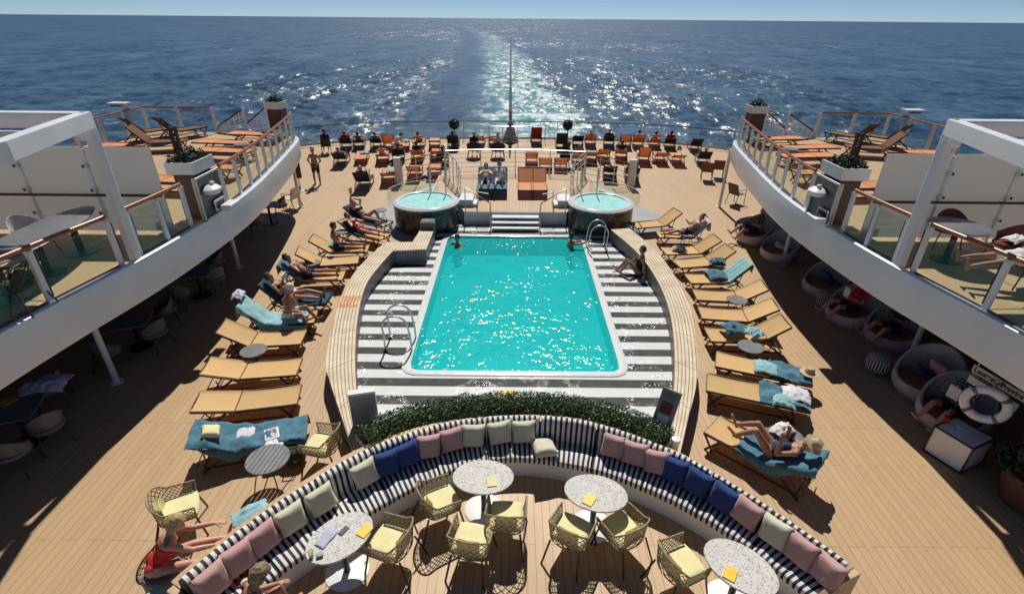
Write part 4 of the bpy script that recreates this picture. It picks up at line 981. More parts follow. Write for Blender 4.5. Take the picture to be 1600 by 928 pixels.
# ---------------------------------------------------------------- throw pillows
def pillow_mesh(sz, th, seed):
    b = MB(); n = 13
    for sg in (1, -1):
        rows = []
        for i in range(n):
            r = []
            for j in range(n):
                u, v = -1+2*i/(n-1), -1+2*j/(n-1); h = (max(0, (1-u**4))*max(0, (1-v**4)))**.55
                k = 1; e = 1 - .10*((1-u*u)*abs(v)**3 + (1-v*v)*abs(u)**3)
                r.append((u*sz/2*e, v*sz/2*e, sg*(th/2*h + .006) + .012*noise.noise(Vector((u*2+seed, v*2, seed)))))
            rows.append(r)
        b.grid(rows)
    bm = bmesh.new(); me = b.mesh('pillow', M['pink'], 'all'); bm.from_mesh(me); bmesh.ops.remove_doubles(bm, verts=bm.verts, dist=.02*sz*.9 if False else .0135); bmesh.ops.recalc_face_normals(bm, faces=bm.faces); bm.to_mesh(me); bm.free()
    return me
PILM = [pillow_mesh(.43, .18, i*3.7) for i in range(4)]
PIL = [('pink',318,898),('pink',358,862),('pink',402,830),('creamf',443,800),('creamf',490,766),('creamf',561,730),('navy',598,715),('navy',632,703),('pink',667,690),('pink',704,682),('creamf',738,676),('creamf',780,671),('creamf',818,671),
       ('pink',963,692),('pink',994,703),('pink',1027,717),('navy',1061,731),('navy',1097,748),('navy',1137,769),('pink',1174,793),('creamf',1215,823),('pink',1253,855),('pink',1293,886)]
LBL = {'pink': 'dusty pink', 'creamf': 'pale cream', 'navy': 'royal blue'}
cnt = {}
for i, (c, u, v) in enumerate(PIL):
    g = at(u, v, .68); half = 'left' if i < 13 else 'right'; key = (c, half); cnt[key] = cnt.get(key, 0)+1
    bi = min(range(200), key=lambda j: (sofa_at(j/199, .42, .68)[0]-g).length); p, d = sofa_at(bi/199, .40, .685)
    o = obj('throw_pillow', PILM[(i*7+i//3) % 4]); o.material_slots[0].link = 'OBJECT'; o.material_slots[0].material = M[c]
    yv = Vector((0,0,1)) + d*-.32; yv.normalize(); zv = (d + Vector((0,0,.32))).normalized(); xv = yv.cross(zv).normalized()
    mt = Matrix((xv, yv, zv)).transposed().to_4x4() @ Matrix.Rotation(R(rng.uniform(-9, 9)), 4, 'Z'); mt.translation = p; o.matrix_world = mt
    tag(o, '%s pillow, %s of its colour on the %s half of the striped sofa' % (LBL[c], ORD[cnt[key]-1], half), 'pillow', 'throw pillows on the sofa')
o = obj('throw_pillow', PILM[1]); o.material_slots[0].link = 'OBJECT'; o.material_slots[0].material = M['creamf']; g = at(850, 699, .54); o.location = g; o.rotation_euler = (R(-6), R(5), R(12))
tag(o, 'pale cream pillow lying flat on the sofa seat at the middle', 'pillow', 'throw pillows on the sofa')
# ---------------------------------------------------------------- terrazzo tables and rattan chairs
def terrazzo_table(u, v, a, bb, rot, label, bu=None):
    g = at(u, v, .74); g.z = 0; t = thing('terrazzo_table', label, 'table', g, rot, 'terrazzo tables in front of the sofa')
    b = MB(); b.lathe([(0,.71),(.97,.71),(1.0,.72),(1.0,.735),(.99,.742),(0,.743)], 56, sx=a, sy=bb); b.build('table_top', M['terrazzo'], t, 30)
    b = MB(); b.lathe([(.05,.02),(.045,.1),(.045,.71)], 16); b.box((0,0,.69), (.5,.08,.03)); ped = b.build('pedestal', M['black'], t, True)
    b = MB(); b.lathe([(.31,0),(.31,.014),(.29,.024),(0,.026)], 40); b.build('base_plate', M['white'], ped, 30)
    return t, g
TT = [terrazzo_table(755, 744, .475, .345, R(0), 'oval terrazzo table at the middle of the sofa, three chairs around it'),
      terrazzo_table(931, 769, .475, .345, R(-14), 'oval terrazzo table right of the middle with two chairs pulled up'),
      terrazzo_table(531, 838, .47, .345, R(46), 'oval terrazzo table at left with a napkin and a phone on it'),
      terrazzo_table(1157, 884, .475, .345, R(-43), 'oval terrazzo table nearest the right end of the sofa')]
def rattan_chair(label, loc, rz):
    t = thing('rattan_chair', label, 'chair', loc, rz, 'rattan chairs on the deck')   # faces +y
    def wall(u):      # u 0..1 round the open U, from one arm front round the back to the other
        x, y = 0, 0
        if u < .3: k = u/.3; p = Vector((-.29 - .01*k, .27 - .40*k)); hz = .62 + .02*k
        elif u > .7: k = (u-.7)/.3; p = Vector((.30 - .01*k, -.13 + .40*k)); hz = .64 - .02*k
        else:
            a = PI + PI*(u-.3)/.4; p = Vector((.30*math.cos(a), -.13 + .17*math.sin(a)))
            hz = .64 + .17*math.sin((u-.3)/.4*PI)**.8
        return p, hz
    def pt(u, h): p, hz = wall(min(1, max(0, u))); k = 1 - .10*(1-h); return Vector((p.x*k, p.y*k, .40 + (hz-.40)*h))
    b = MB(); NS = 20
    for dr in (1, -1):
        for i in range(-4, NS+1):
            pts = [pt(u, h) for h in np.linspace(0, 1, 5) for u in [(i + (h*3.4 if dr > 0 else 3.4-h*3.4))/NS] if -.001 <= u <= 1.001]
            if len(pts) >= 2: b.tube(pts, .0066, 5)
    b.build('woven_back', M['rattan'], t, True)
    b = MB(); b.tube([pt(u, 1) for u in np.linspace(0, 1, 30)], .014, 8); b.tube([pt(u, 0) for u in np.linspace(0, 1, 30)], .011, 6)
    for u in (0, 1): b.tube([pt(u, 0), pt(u, 1)], .012, 6)
    b.tube([pt(0, 0), pt(1, 0)], .012, 6); b.build('frame', M['rattan'], t, True)
    b = MB(); rows = []
    for i in range(13):
        u = -1+2*i/12; rows.append([(.25*u*(1-.08*abs(v)**2), .04+.255*v*(1-.10*u*u), .452 + .035*((1-u**4)*(1-v**4))**.4) for v in np.linspace(-1, 1, 13)])
    b.slab([[Vector(p) for p in r] for r in rows], .06); b.build('seat_cushion', M['lemon'], t, 60)
    b = MB(); rows = []
    for u in np.linspace(.42, .60, 10):
        r = []
        for h in np.linspace(.16, .72, 6): p = pt(u, h); r.append(Vector((p.x*.88, p.y*.88 + .02, p.z)))
        rows.append(r)
    b.grid(rows); b2 = [[Vector((p.x*.9, p.y*.9+.03, p.z)) for p in r] for r in rows]; b.grid(b2); b.build('back_cushion', M['lemon'], t, True)
    for sx in (-1, 1):
        b = MB(); b.tube([(sx*.245, .24, .40), (sx*.30, .31, 0)], .015, 6); b.build('leg', M['dark'], t, True)
        b = MB(); b.tube([(sx*.22, -.24, .40), (sx*.28, -.38, 0)], .015, 6); b.build('leg', M['dark'], t, True)
    return t
CH = [(685,781,-62,'rattan chair left of the middle terrazzo table, turned towards it'),(791,806,-4,'rattan chair on the right side of the middle terrazzo table'),(736,843,-12,'rattan chair nearest the camera at the middle terrazzo table'),
      (612,845,72,'rattan chair beside the left terrazzo table with the yellow card'),(893,829,-30,'rattan chair on the left side of the right-of-middle terrazzo table'),(974,826,32,'rattan chair with half shaded cushion on the right side of its table'),
      (1063,880,-66,'rattan chair left of the terrazzo table nearest the right end'),(505,691,78,'rattan chair beside the olive bag and the slatted side table'),(276,792,-62,'rattan chair behind the woman in red')]
c0 = None
for u, v, rz, lb in CH:
    g = at(u, v, .47); g.z = 0
    c0 = rattan_chair(lb, g, R(rz)) if c0 is None else c0
    if c0['label'] != lb: dup(c0, g, R(rz), lb)
def flat(name, mt, sz, loc, rz, label, cat, parts=None, bevel=.004):
    b = MB(); b.box((0,0,sz[2]/2), sz); o = b.build(name, mt, bevel=bevel, loc=loc); o.rotation_euler = (0,0,rz); return tag(o, label, cat)
for u, v, rz, lb, m_ in ((768,752,8,'pale yellow menu card on the middle terrazzo table','lemon'),(921,781,-34,'yellow menu card on the right-of-middle terrazzo table','paperyellow'),(570,829,-28,'yellow menu card on the left terrazzo table','paperyellow'),(1141,896,-36,'yellow menu card on the terrazzo table nearest the right end','paperyellow')):
    flat('menu_card', M[m_], (.15,.20,.012), at(u, v, .745), R(rz), lb, 'menu', bevel=.002)
def cloth_heap(name, mt, sx, sy, h, loc, rz, label, cat, seed, group=None, th=.01):
    b = MB(); rows = []; n = 19
    for i in range(n):
        r = []
        for j in range(n):
            u, v = -1+2*i/(n-1), -1+2*j/(n-1); nn = noise.noise(Vector((u*2.2+seed, v*2.2, seed))); n2 = noise.noise(Vector((u*5, v*5+seed, seed+3)))
            k = 1 + .22*nn; e = max(0, 1-(u*u+v*v)*.55)
            r.append(Vector((u*sx/2*k, v*sy/2*(1+.25*n2*.6), .012 + h*e*(.6+.55*abs(nn)+.14*n2) if e > 0 else .012)))
        rows.append(r)
    b.slab(rows, th); o = b.build(name, mt, smooth='all', loc=loc); o.rotation_euler = (0,0,rz); return tag(o, label, cat, group)
cloth_heap('napkin', M['lilac'], .16, .30, .02, at(510,840,.745), R(-22), 'pale lilac napkin on the left terrazzo table', 'napkin', 1.3)
flat('phone', M['black'], (.075,.15,.011), at(537,829,.745), R(-30), 'dark phone on the left terrazzo table', 'phone')
flat('sunglasses_case', M['grey'], (.09,.07,.04), at(500,868,.745), R(20), 'small grey case beside the napkin on the table', 'case', bevel=.012)
t = thing('drinking_glass', 'small glass with lemon at the near edge of the left table', 'glass', at(487,869,.745))
b = MB(); b.lathe([(.03,0),(.038,.11),(.034,.11),(.027,.01),(0,.01)], 16); tm = b.build('tumbler', M['glass'], t, True)
b = MB(); b.lathe([(0,.05),(.026,.05),(.026,.06),(0,.06)], 12); b.build('lemon_slice', M['paperyellow'], tm)
flat('red_phone', M['redphone'], (.10,.20,.012), at(380,905,.482), R(-28), 'bright red phone case lying on the striped sofa seat', 'phone')
cloth_heap('brown_bag', M['brownbag'], .34, .26, .2, at(352,893,.47), R(30), 'brown leather bag on the sofa between the pillows and the red phone', 'bag', 4.4)
cloth_heap('tissue', M['paper'], .07, .06, .04, at(572,880,.0), 0, 'crumpled white tissue on the deck by the left table base', 'tissue', 2.2)
# ---------------------------------------------------------------- loungers
LSEAT, LBACK, LW, LZ = 1.12, .76, .64, .36
def lprof(sv, back):
    """the sling line: sv metres from the hinge, positive to the foot"""
    if sv >= 0: return Vector((0, sv, LZ - .018*math.sin(min(1, sv/LSEAT)*PI)))
    return Vector((0, sv*math.cos(R(back)), LZ - sv*math.sin(R(back))))
LCACHE = {}
def lounger_meshes(back):
    if back in LCACHE: return LCACHE[back]
    o = {}
    def sheet(s0, s1, n):
        b = MB(); rows = [[lprof(q, back) + Vector((x, 0, -.012*(1-(x/.31)**2) if abs(x) < .305 else .012)) for x in (-.315,-.30,-.2,0,.2,.30,.315)] for q in np.linspace(s0, s1, n)]
        b.slab(rows, .014); return b
    o['seat_sling'] = sheet(.012, LSEAT, 9).mesh('seat_sling', M['yellow'], 50); o['back_sling'] = sheet(-LBACK, -.012, 6).mesh('back_sling', M['yellow'], 50)
    b = MB(); w = LW/2
    for sx in (-1, 1):
        b.bar(Vector((sx*w, LSEAT, LZ-.02)), Vector((sx*w, 0, LZ-.02)), .03, .045); a = lprof(-LBACK, back)
        b.bar(Vector((sx*w, -.01, LZ-.02)), a + Vector((sx*w, 0, -.02)), .03, .04)
        b.bar(Vector((sx*w, LSEAT-.24, .10)), Vector((sx*w, -.56, .10)), .022, .03)
        if back > 4: m_ = lprof(-.5, back); b.bar(m_ + Vector((sx*(w-.06), 0, -.03)), Vector((sx*(w-.06), m_.y-.22 if back < 30 else m_.y+.12, .12)), .018, .018)
    for y in (LSEAT, .0): b.bar((-w, y, LZ-.03), (w, y, LZ-.03), .028, .03)
    a = lprof(-LBACK, back); b.bar(a + Vector((-w,0,-.02)), a + Vector((w,0,-.02)), .028, .03); b.bar((-w, -.55, .10), (w, -.55, .10), .022, .022)
    o['frame'] = b.mesh('frame', M['dark'])
    for k, (sx, p, q) in enumerate(((-1,(LSEAT-.32,LZ-.03),(LSEAT-.08,0)),(1,(LSEAT-.32,LZ-.03),(LSEAT-.08,0)),(-1,(-.16,LZ-.03),(-.60,0)),(1,(-.16,LZ-.03),(-.60,0)))):
        b = MB(); b.bar((sx*w, p[0], p[1]), (sx*w, q[0], q[1]), .028, .04)
        if k < 2: b.bar((sx*w, LSEAT-.02, LZ-.03), (sx*w, LSEAT-.22, 0.02), .024, .03)
        o['leg%d' % k] = b.mesh('leg', M['dark'])
    LCACHE[back] = o; return o
def lounger(loc, rz, back, sling, label, group, frame='dark', name='sun_lounger'):
    t = thing(name, label, 'sun lounger', loc, rz, group)
    for k, me in lounger_meshes(back).items():
        c = obj(k if not k.startswith('leg') else 'leg', me, t)
        mm = M[sling] if 'sling' in k else M[frame]; c.material_slots[0].link = 'OBJECT'; c.material_slots[0].material = mm
    return t
LG = {}
def place(foot, head, back, sling, label, group, key=None, z=0., frame='dark'):
    f, h = at(*foot, z+LZ), at(*head, z+LZ + LBACK*math.sin(R(back))*.92)
    d = (f-h); d.z = 0; d.normalize(); rz = math.atan2(-d.x, d.y); loc = f - d*LSEAT; loc.z = z
    t = lounger(loc, rz, back, sling, label, group, frame)
    if key: LG[key] = (loc, rz, back)
    return t
def on(key, y=.09, z=HIP, x=0):
    loc, rz, back = LG[key]; return (loc + Matrix.Rotation(rz, 3, 'Z') @ Vector((x, y, LZ-.01+z)), rz)
def towel(key, s0, s1, mt, label, seed=1., wrinkle=.012, wid=.72, x0=0, cat='towel', group='towels on the loungers'):
    loc, rz, back = LG[key]; b = MB(); rows = []; n = max(10, int((s1-s0)/.05))
    for i in range(n+1):
        sv = s0 + (s1-s0)*i/n; p = lprof(max(-LBACK-.0, sv), back); r = []
        over = max(0, -LBACK - sv)
        for j in range(15):
            x = -wid/2 + wid*j/14; w1 = noise.noise(Vector((x*5+seed, sv*3.1, seed))); w2 = noise.noise(Vector((x*13, sv*11+seed, seed)))
            w3 = noise.noise(Vector((sv*2.3+seed, x*.7, seed+9))); dz = .026 + wrinkle*(w1*1.3+abs(w2)*1.3) + .6*wrinkle*abs(noise.noise(Vector((x*9+sv*6, sv*2, seed+4)))); ex = abs(x) - .33; xx = x*(1+.10*w3)
            if ex > 0: dz -= ex*(1.5+1.6*w3); xx = math.copysign(.33+ex*.3, x)
            if over: r.append(p + Vector((xx+x0, -.03-.25*w1*over, dz - over)))
            else: r.append(p + Vector((xx+x0 + .03*noise.noise(Vector((sv*4, seed, 1))), 0, dz)) )
        rows.append(r)
    b.slab(rows, .009); o = b.build('towel', mt, smooth='all', loc=loc); o.rotation_euler = (0,0,rz); return tag(o, label, cat, group)
GL = 'yellow loungers on the left of the pool'; GR = 'yellow loungers on the right of the pool'
place((606,350),(549,322),38,'yellow','yellow lounger with a dark towel beside the left hot tub', GL, 'L1')
place((602,370),(516,338),30,'yellow','yellow lounger under the lying woman in red near the left hot tub', GL, 'L2')
place((575,388),(484,372),35,'yellow','yellow lounger with a raised back behind the woman sitting up', GL, 'L3')
place((560,405),(466,392),35,'yellow','empty yellow lounger between the sitting woman and the man in black trunks', GL, 'L4')
place((537,430),(440,410),42,'yellow','yellow lounger with teal towel under the man in black trunks', GL, 'L5')
place((514,467),(404,440),45,'yellow','yellow lounger covered by a navy towel under the reading woman', GL, 'L6')
place((493,494),(374,474),45,'yellow','yellow lounger with pale teal towel under the man in a white cap', GL, 'L7')
place((474,526),(345,510),33,'yellow','empty yellow lounger behind the slatted side table, back raised high', GL, 'L8')
place((467,572),(314,572),14,'yellow','empty yellow lounger, second from the blue covered one, back slightly raised', GL, 'L9')
place((467,615),(297,628),8,'yellow','empty yellow lounger next to the blue covered one, nearly flat', GL, 'L10')
place((478,668),(306,678),22,'yellow','lounger wholly covered by a blue towel at the near left', GL, 'L11')
place((990,352),(1056,330),36,'yellow','empty yellow lounger beside the right hot tub', GR, 'R1')
place((1028,366),(1100,345),48,'yellow','yellow lounger with white towel under the man with one arm up', GR, 'R2')
place((1037,392),(1118,372),34,'yellow','yellow lounger with a small black and white bundle on its seat', GR, 'R3')
place((1057,412),(1148,387),34,'yellow','yellow lounger behind the side table with a blue bundle', GR, 'R4')
place((1075,435),(1172,410),44,'yellow','yellow lounger with striped teal towel over its back', GR, 'R5')
place((1086,460),(1196,446),32,'yellow','empty yellow lounger with a grey side table in front of it', GR, 'R6')
place((1094,488),(1216,476),32,'yellow','empty yellow lounger second from the flat pair on the right', GR, 'R7')
place((1106,522),(1232,502),36,'yellow','yellow lounger behind the slatted table with a blue towel heap', GR, 'R8')
place((1119,560),(1258,588),0,'yellow','flat yellow lounger with blue towels and a straw hat at its head', GR, 'R9')
place((1105,596),(1250,626),0,'yellow','flat yellow lounger with blue and white towels nearest the hat woman', GR, 'R10')
place((1113,662),(1262,712),28,'yellow','yellow lounger half covered in blue towel under the woman in a hat', GR, 'R11')
towel('L1', -.84, .9, M['navytowel'], 'navy towel under the woman by the left hot tub', 1)
towel('L2', -.6, .3, M['navytowel'], 'dark towel under the woman lying in red', 2)
towel('L5', -1.05, -.1, M['blue'], 'teal blue towel hung over the back behind the man in black trunks', 3)
towel('L6', -.90, 1.13, M['navytowel'], 'navy blue towel spread under the reading woman', 4, .02)
towel('L7', -1.0, .95, M['teal'], 'pale teal towel spread under the man in a white cap', 5, .04, .86)
towel('L11', -.80, 1.15, M['blue'], 'blue towel covering the whole near left lounger', 6, .05, .90)
towel('R2', -1.1, .35, M['whitetowel'], 'white towel under the man with one arm up', 7, .015, .70)
towel('R5', -1.0, .1, M['tealstripe'], 'striped teal towel over the raised lounger back on the right', 8, .012, .68)
towel('R9', -.84, .05, M['blue'], 'blue towel across the head of the flat lounger with the straw hat', 9, .06, .62)
towel('R10', -.84, .12, M['blue'], 'blue towel rumpled on the flat lounger nearest the hat woman', 10, .06, .66)
towel('R11', -.92, .55, M['blue'], 'blue towel under the woman in a hat', 11, .03, .84)
def heap_on(key, s, dx, sx, sy, h, mt, label, cat, seed, name='towel'):
    loc, rz, back = LG[key]; p = lprof(s, back); return cloth_heap(name, mt, sx, sy, h, loc + Matrix.Rotation(rz, 3, 'Z') @ (p + Vector((dx, 0, .03))), rz, label, cat, seed)
heap_on('R5', .25, .1, .6, .55, .2, M['blue'], 'rumpled blue towel on the seat below the striped teal towel', 'towel', 3.1)
heap_on('R3', .55, 0, .42, .3, .16, M['blackcloth'], 'black clothing bundle on the yellow lounger on the right', 'clothes', 5.1, 'clothes')
heap_on('R3', .72, .05, .22, .2, .14, M['whitecloth'], 'white clothing next to the black bundle', 'clothes', 6.1, 'clothes')
heap_on('R9', .12, -.02, .46, .46, .1, M['teal'], 'pale teal towel at the middle of the flat lounger with the hat', 'towel', 7.1)
heap_on('R10', -.55, .1, .5, .5, .15, M['whitetowel'], 'white towel bunched at the head of the flat lounger', 'towel', 8.1)
heap_on('R10', -.3, -.2, .4, .4, .15, M['teal'], 'teal towel bunched beside the white towel on the flat lounger', 'towel', 9.1)
heap_on('L7', -.84, -.1, .4, .25, .2, M['whitetowel'], 'white clothes hanging behind the pale teal towel', 'clothes', 2.1, 'clothes')
heap_on('L3', -.05, -.22, .35, .5, .12, M['teal'], 'teal towel beside the hip of the woman sitting up', 'towel', 4.1)
loc, rz, bk = LG['R9']; g = loc + Matrix.Rotation(rz, 3, 'Z') @ (lprof(-.72, bk) + Vector((0,0,.12)))
b = MB(); b.lathe([(0,.11),(.06,.105),(.09,.07),(.1,.01),(.19,0),(.19,-.01),(.1,0),(.09,.0)], 24); o = b.build('straw_hat', M['straw'], smooth=True, loc=g); tag(o, 'straw hat lying on the blue towel of a flat lounger', 'hat')
loc, rz, bk = LG['L11']; rot = Matrix.Rotation(rz, 3, 'Z')
o = obj('throw_pillow', PILM[2]); o.material_slots[0].link = 'OBJECT'; o.material_slots[0].material = M['lemon']; o.location = loc + rot @ (lprof(-.42, bk) + Vector((.02,0,.13))); o.rotation_euler = (R(-20), 0, rz+.15); o.scale = (.72,.72,.72)
tag(o, 'small lemon pillow on the blue covered lounger', 'pillow', 'throw pillows on the sofa')
t = thing('magazine', 'open white magazine on the blue covered lounger', 'magazine', loc + rot @ (lprof(.55, bk) + Vector((.05,0,.045))), rz+.2)
b = MB(); b.box((0,0,.008), (.30,.24,.016)); pg = b.build('pages', M['paper'], t, bevel=.003)
b = MB()
for k in range(6): b.box((.07, -.09+.035*k, .018), (.11,.016,.002), m=k % 2)
b.box((-.07,.03,.018), (.12,.11,.002), m=2); b.box((-.07,-.07,.018), (.11,.05,.002)); b.build('print', [mat('print_dark', (.12,.12,.13), .5), mat('print_grey', (.4,.4,.42), .5), mat('print_rose', (.55,.22,.2), .5)], pg)
heap_on('L11', .1, -.12, .34, .3, .04, M['whitetowel'], 'pale cloth beside the lemon pillow on the blue towel', 'cloth', 11.1, 'cloth')
heap_on('L11', .62, .31, .2, .3, .03, M['paper'], 'white paper hanging at the edge of the blue towel', 'paper', 12.1, 'paper_sheet')
# slatted side tables
def side_table(loc, rz, label, r=.29, h=.46, slats=True):
    t = thing('side_table', label, 'side table', loc, rz, 'small round side tables')
    b = MB(); k = 9; wd = 2*r/k
    for i in range(k):
        x = -r + wd*(i+.5); x0, x1 = x-wd*.43, x+wd*.43; ya = math.sqrt(max(.0009, r*r-min(abs(x0), abs(x1))**2))*.985; yb = math.sqrt(max(.0004, r*r-max(abs(x0), abs(x1))**2))
        l, q = (ya, yb) if x > 0 else (yb, ya)
        b.prism([(x0,-l),(x1,-q),(x1,q),(x0,l)], h-.02, h)
    b.build('slatted_top', M['greyslat'], t)
    b = MB(); b.tube([(r*.99*math.cos(a), r*.99*math.sin(a), h-.014) for a in np.linspace(0, 2*PI, 40, endpoint=False)], .013, 6, True); b.bar((-r*.9,0,h-.034),(r*.9,0,h-.034),.03,.022); b.bar((0,-r*.9,h-.036),(0,r*.9,h-.036),.03,.02); b.build('rim', M['darkgrey'], t, True)
    for a in (45,135,225,315):
        c_, s_ = math.cos(R(a)), math.sin(R(a)); b = MB(); b.tube([(r*.55*c_, r*.55*s_, h-.03), (r*.7*c_, r*.7*s_, h*.5), (r*.95*c_, r*.95*s_, 0)], .011, 6); b.build('leg', M['dark'], t, True)
    return t
STB = [(418,716,'slatted grey side table beside the blue covered lounger',.34,.58,-8),(396,547,'slatted grey side table in front of an empty left lounger',.28,.46,-10),(486,410,'small round grey table behind the man in black trunks',.26,.45,0),(594,328,'small dark table by the left hot tub sunbathers',.24,.45,0),(533,362,'small grey table between the women on the left',.24,.45,0),
       (1173,541,'slatted grey side table with a blue towel heap behind it',.28,.46,10),(1152,468,'round grey side table in front of an empty right lounger',.26,.45,12),(1121,411,'small table under the blue bundle on the right',.25,.45,0),(1075,366,'small round table beside the man with the white towel',.24,.45,0),(1228,682,'round table with a white bag behind the hat woman',.31,.5,25)]
tb = {}
for u, v, lb, r_, h_, rz in STB:
    g = at(u, v, h_); g.z = 0; tb[lb] = (side_table(g, R(rz), lb, r_, h_), g)
cloth_heap('towel', M['blue'], .55, .5, .22, at(1150,520,.46)+Vector((0,.12,0)), 0, 'blue towel heap on the lounger seat behind the slatted table', 'towel', 15.); cloth_heap('towel', M['teal'], .4, .4, .2, at(1180,524,.5)+Vector((0,.05,0)), .5, 'pale teal towel bunched beside the blue towel heap', 'towel', 16.)
cloth_heap('towel', M['blue'], .4, .36, .18, at(1121,410,.46), 0, 'blue bundle on the small table between right loungers', 'towel', 17.)
cloth_heap('tote_bag', M['whitecloth'], .42, .3, .2, at(1222,675,.51), .6, 'white tote bag on the table behind the hat woman', 'bag', 18.)
def duffel(loc, rz):
    t = thing('duffel_bag', 'dark olive bag on the deck between the side table and the rattan chair', 'bag', loc, rz)
    b = MB(); rows = []
    for i in range(13):
        u = -1+2*i/12; k = (1-abs(u)**5)**.5*.97+.03; rows.append([Vector((u*.21, .15*k*math.cos(a)*(abs(math.cos(a))**-.3 if abs(math.cos(a)) > .05 else 1), .17 + .16*k*math.sin(a)*(1+.08*noise.noise(Vector((u*3, a, 1)))))) for a in np.linspace(0, 2*PI, 18, endpoint=False)])
    b.loft(rows); b.build('bag_body', M['bag'], t, True)
    b = MB(); b.tube([(-.1,-.08,.3),(-.09,-.1,.42),(.09,-.1,.42),(.1,-.08,.3)], .013, 6); b.tube([(-.1,.08,.3),(-.08,.06,.4),(.08,.06,.4),(.1,.08,.3)], .013, 6); b.build('handles', M['blackcloth'], t, True)
    b = MB(); b.box((.05,-.155,.16), (.06,.012,.05)); b.build('label_patch', M['greyslat'], t)
duffel(at(462,722,.0), R(10))
# ---------------------------------------------------------------- people by the pool
def lay(key, bkey, label, y=.09, **kw):
    p, rz = on(key, y); return person(bkey, p, rz, label, **kw)
GP = 'people round the pool'
lay('L1','arms_up_knee','woman in dark bikini lying with a yellow book held up by the left hot tub', skin='skinC', group=GP, hair='brownhair')
lay('L2','flat_chest','woman lying flat with hands on her chest, second from the left hot tub', skin='skinC', group=GP, hair='brownhair')
p, rz = on('L3', .16); person('sit_long', p, rz, 'woman with a navy wrap sitting upright on a yellow lounger', skin='skinB', group=GP, hair='brownhair')
lay('L5','trunks_chest','man in black trunks lying back on a teal towel', skin='skinB', group=GP, hair='brownhair')
lay('L6','bikini_read','person reading on the navy towel behind the man in a white cap', skin='skinB', group=GP, hair='brownhair')
p, rz = on('L7', .50, .13, -.05); person('sit_side', p, rz-R(20), 'bare backed man in a white cap sitting on the pale teal towel', skin='skinB', hat=('cap','whitecloth'), group=GP, hair='greyhair')
lay('R2','arm_head','man in navy trunks lying with one arm behind his head on a white towel', skin='skinA', group=GP)
lay('R11','hat_knees','woman in dark swimsuit and sun hat lying with bent knees on a blue towel', skin='skinB', hat=('sun','straw'), hair='blond', group=GP, y=.05)
loc, rz, bk = LG['L1']; flat('book', M['paperyellow'], (.14,.03,.2), on('L1')[0] + Matrix.Rotation(rz,3,'Z') @ (BODY['arms_up_knee']['hands'][1] + Vector((0,0,.02))), rz, 'yellow book held up by the woman at the left hot tub', 'book')
loc, rz, bk = LG['L6']; flat('book', M['paper'], (.26,.03,.18), on('L6')[0] + Matrix.Rotation(rz,3,'Z') @ ((BODY['bikini_read']['hands'][0]+BODY['bikini_read']['hands'][1])/2 - Vector((0,0,.04))), rz, 'open white book held over the navy towel', 'book')
g = at(497,289); person('stand', (g.x, g.y, -BODY['stand']['minz']), R(170), 'shirtless standing man in dark shorts and white cap, hands on hips', skin='skinB', hair='greyhair', hat=('cap','whitecloth'), scale=1.0)
person('swim', (-1.95, 16.9, -.42), R(150), 'swimmer with dark hair at the far left end of the pool', skin='skinB')
person('swim_hold', (2.0, 16.85, -.30), R(-72), 'swimmer holding the steel ladder at the far right of the pool', skin='skinB')
person('kerb_sit', (3.86, 14.55, .06+HIP+.02), R(78), 'person in black swimsuit sitting on the striped paving by the right bench', skin='skinB', hair='brownhair')
# woman in red behind the left end of the sofa
stl = thing('low_stool', 'low grey ottoman under the woman in red', 'stool', (-4.70, 4.46, 0), R(-38)); b = MB(); b.lathe([(.24,0),(.25,.06),(.25,.36),(.22,.40),(0,.41)], 24, sx=1, sy=1); b.build('cushion', M['greyslat'], stl, True)
person('red_lean', (-4.70, 4.46, .41+.13), R(-63), 'blonde woman in a red swimsuit leaning over the left end of the sofa back', skin='skinC', hair='blond')
cloth_heap('towel', M['teal'], .42, .5, .16, (-4.55, 3.95, .34), .4, 'teal towel bunched under the woman in red', 'towel', 21.)
cloth_heap('towel', M['teal'], .5, .3, .1, at(392,803,.66), R(40), 'pale teal towel lying along the outer edge of the sofa back', 'towel', 23.)
p_, d_ = sofa_at(.028, .72, .49)
person('dress_sit', (-3.10, 3.68, .47+.12), R(-42), 'woman in a striped dress sitting on the left end of the sofa seat', skin='skinB', hair='ashhair')
# ---------------------------------------------------------------- under the right overhang
def basket(loc, rz, label):
    t = thing('basket_daybed', label, 'basket chair', loc, rz + R(20), 'basket daybeds in the right shade')
    b = MB(); rows = []
    for i in range(9):
        h = i/8; r = []
        for a in np.linspace(0, 2*PI, 40, endpoint=False):
            back = .5 - .5*math.sin(a); hh = .36 + .62*back**1.6; k = .42 + .14*math.sin(min(1, h*1.25)*PI*.62); r.append(Vector((k*1.05*math.cos(a), k*math.sin(a) - .08*h*back, hh*h)))
        rows.append(r)
    inn = [[Vector((p.x*.91, p.y*.91, max(p.z, .2))) for p in r] for r in rows[::-1][:-2]]
    b.loft(rows + inn); b.build('shell', M['wicker'], t, True)
    b = MB(); b.lathe([(0,.2),(.42,.2),(.48,.26),(.44,.36),(0,.38)], 32); b.build('seat_pad', mat('coral_pad', (.42,.13,.07), .85), t, True)
    return t
BK = [(1447,590,R(105),'grey basket daybed with coral pad and a pink cushion in the shade'),(1490,640,R(110),'grey basket daybed holding the woman in a floral top'),(1330,482,R(95),'grey basket daybed holding the person in red'),(1395,515,R(105),'dark basket daybed half hidden under the fascia'),(1218,388,R(95),'small grey basket daybed beyond the near right post'),(1290,440,R(100),'grey basket daybed with navy cushions beside the second pouf'),(1178,362,R(95),'farthest basket daybed in the right shade')]
gb = []
for u, v, rz, lb in BK: g = at(u, v, .4); g.z = 0; gb.append((g, rz)); basket(g, rz, lb)
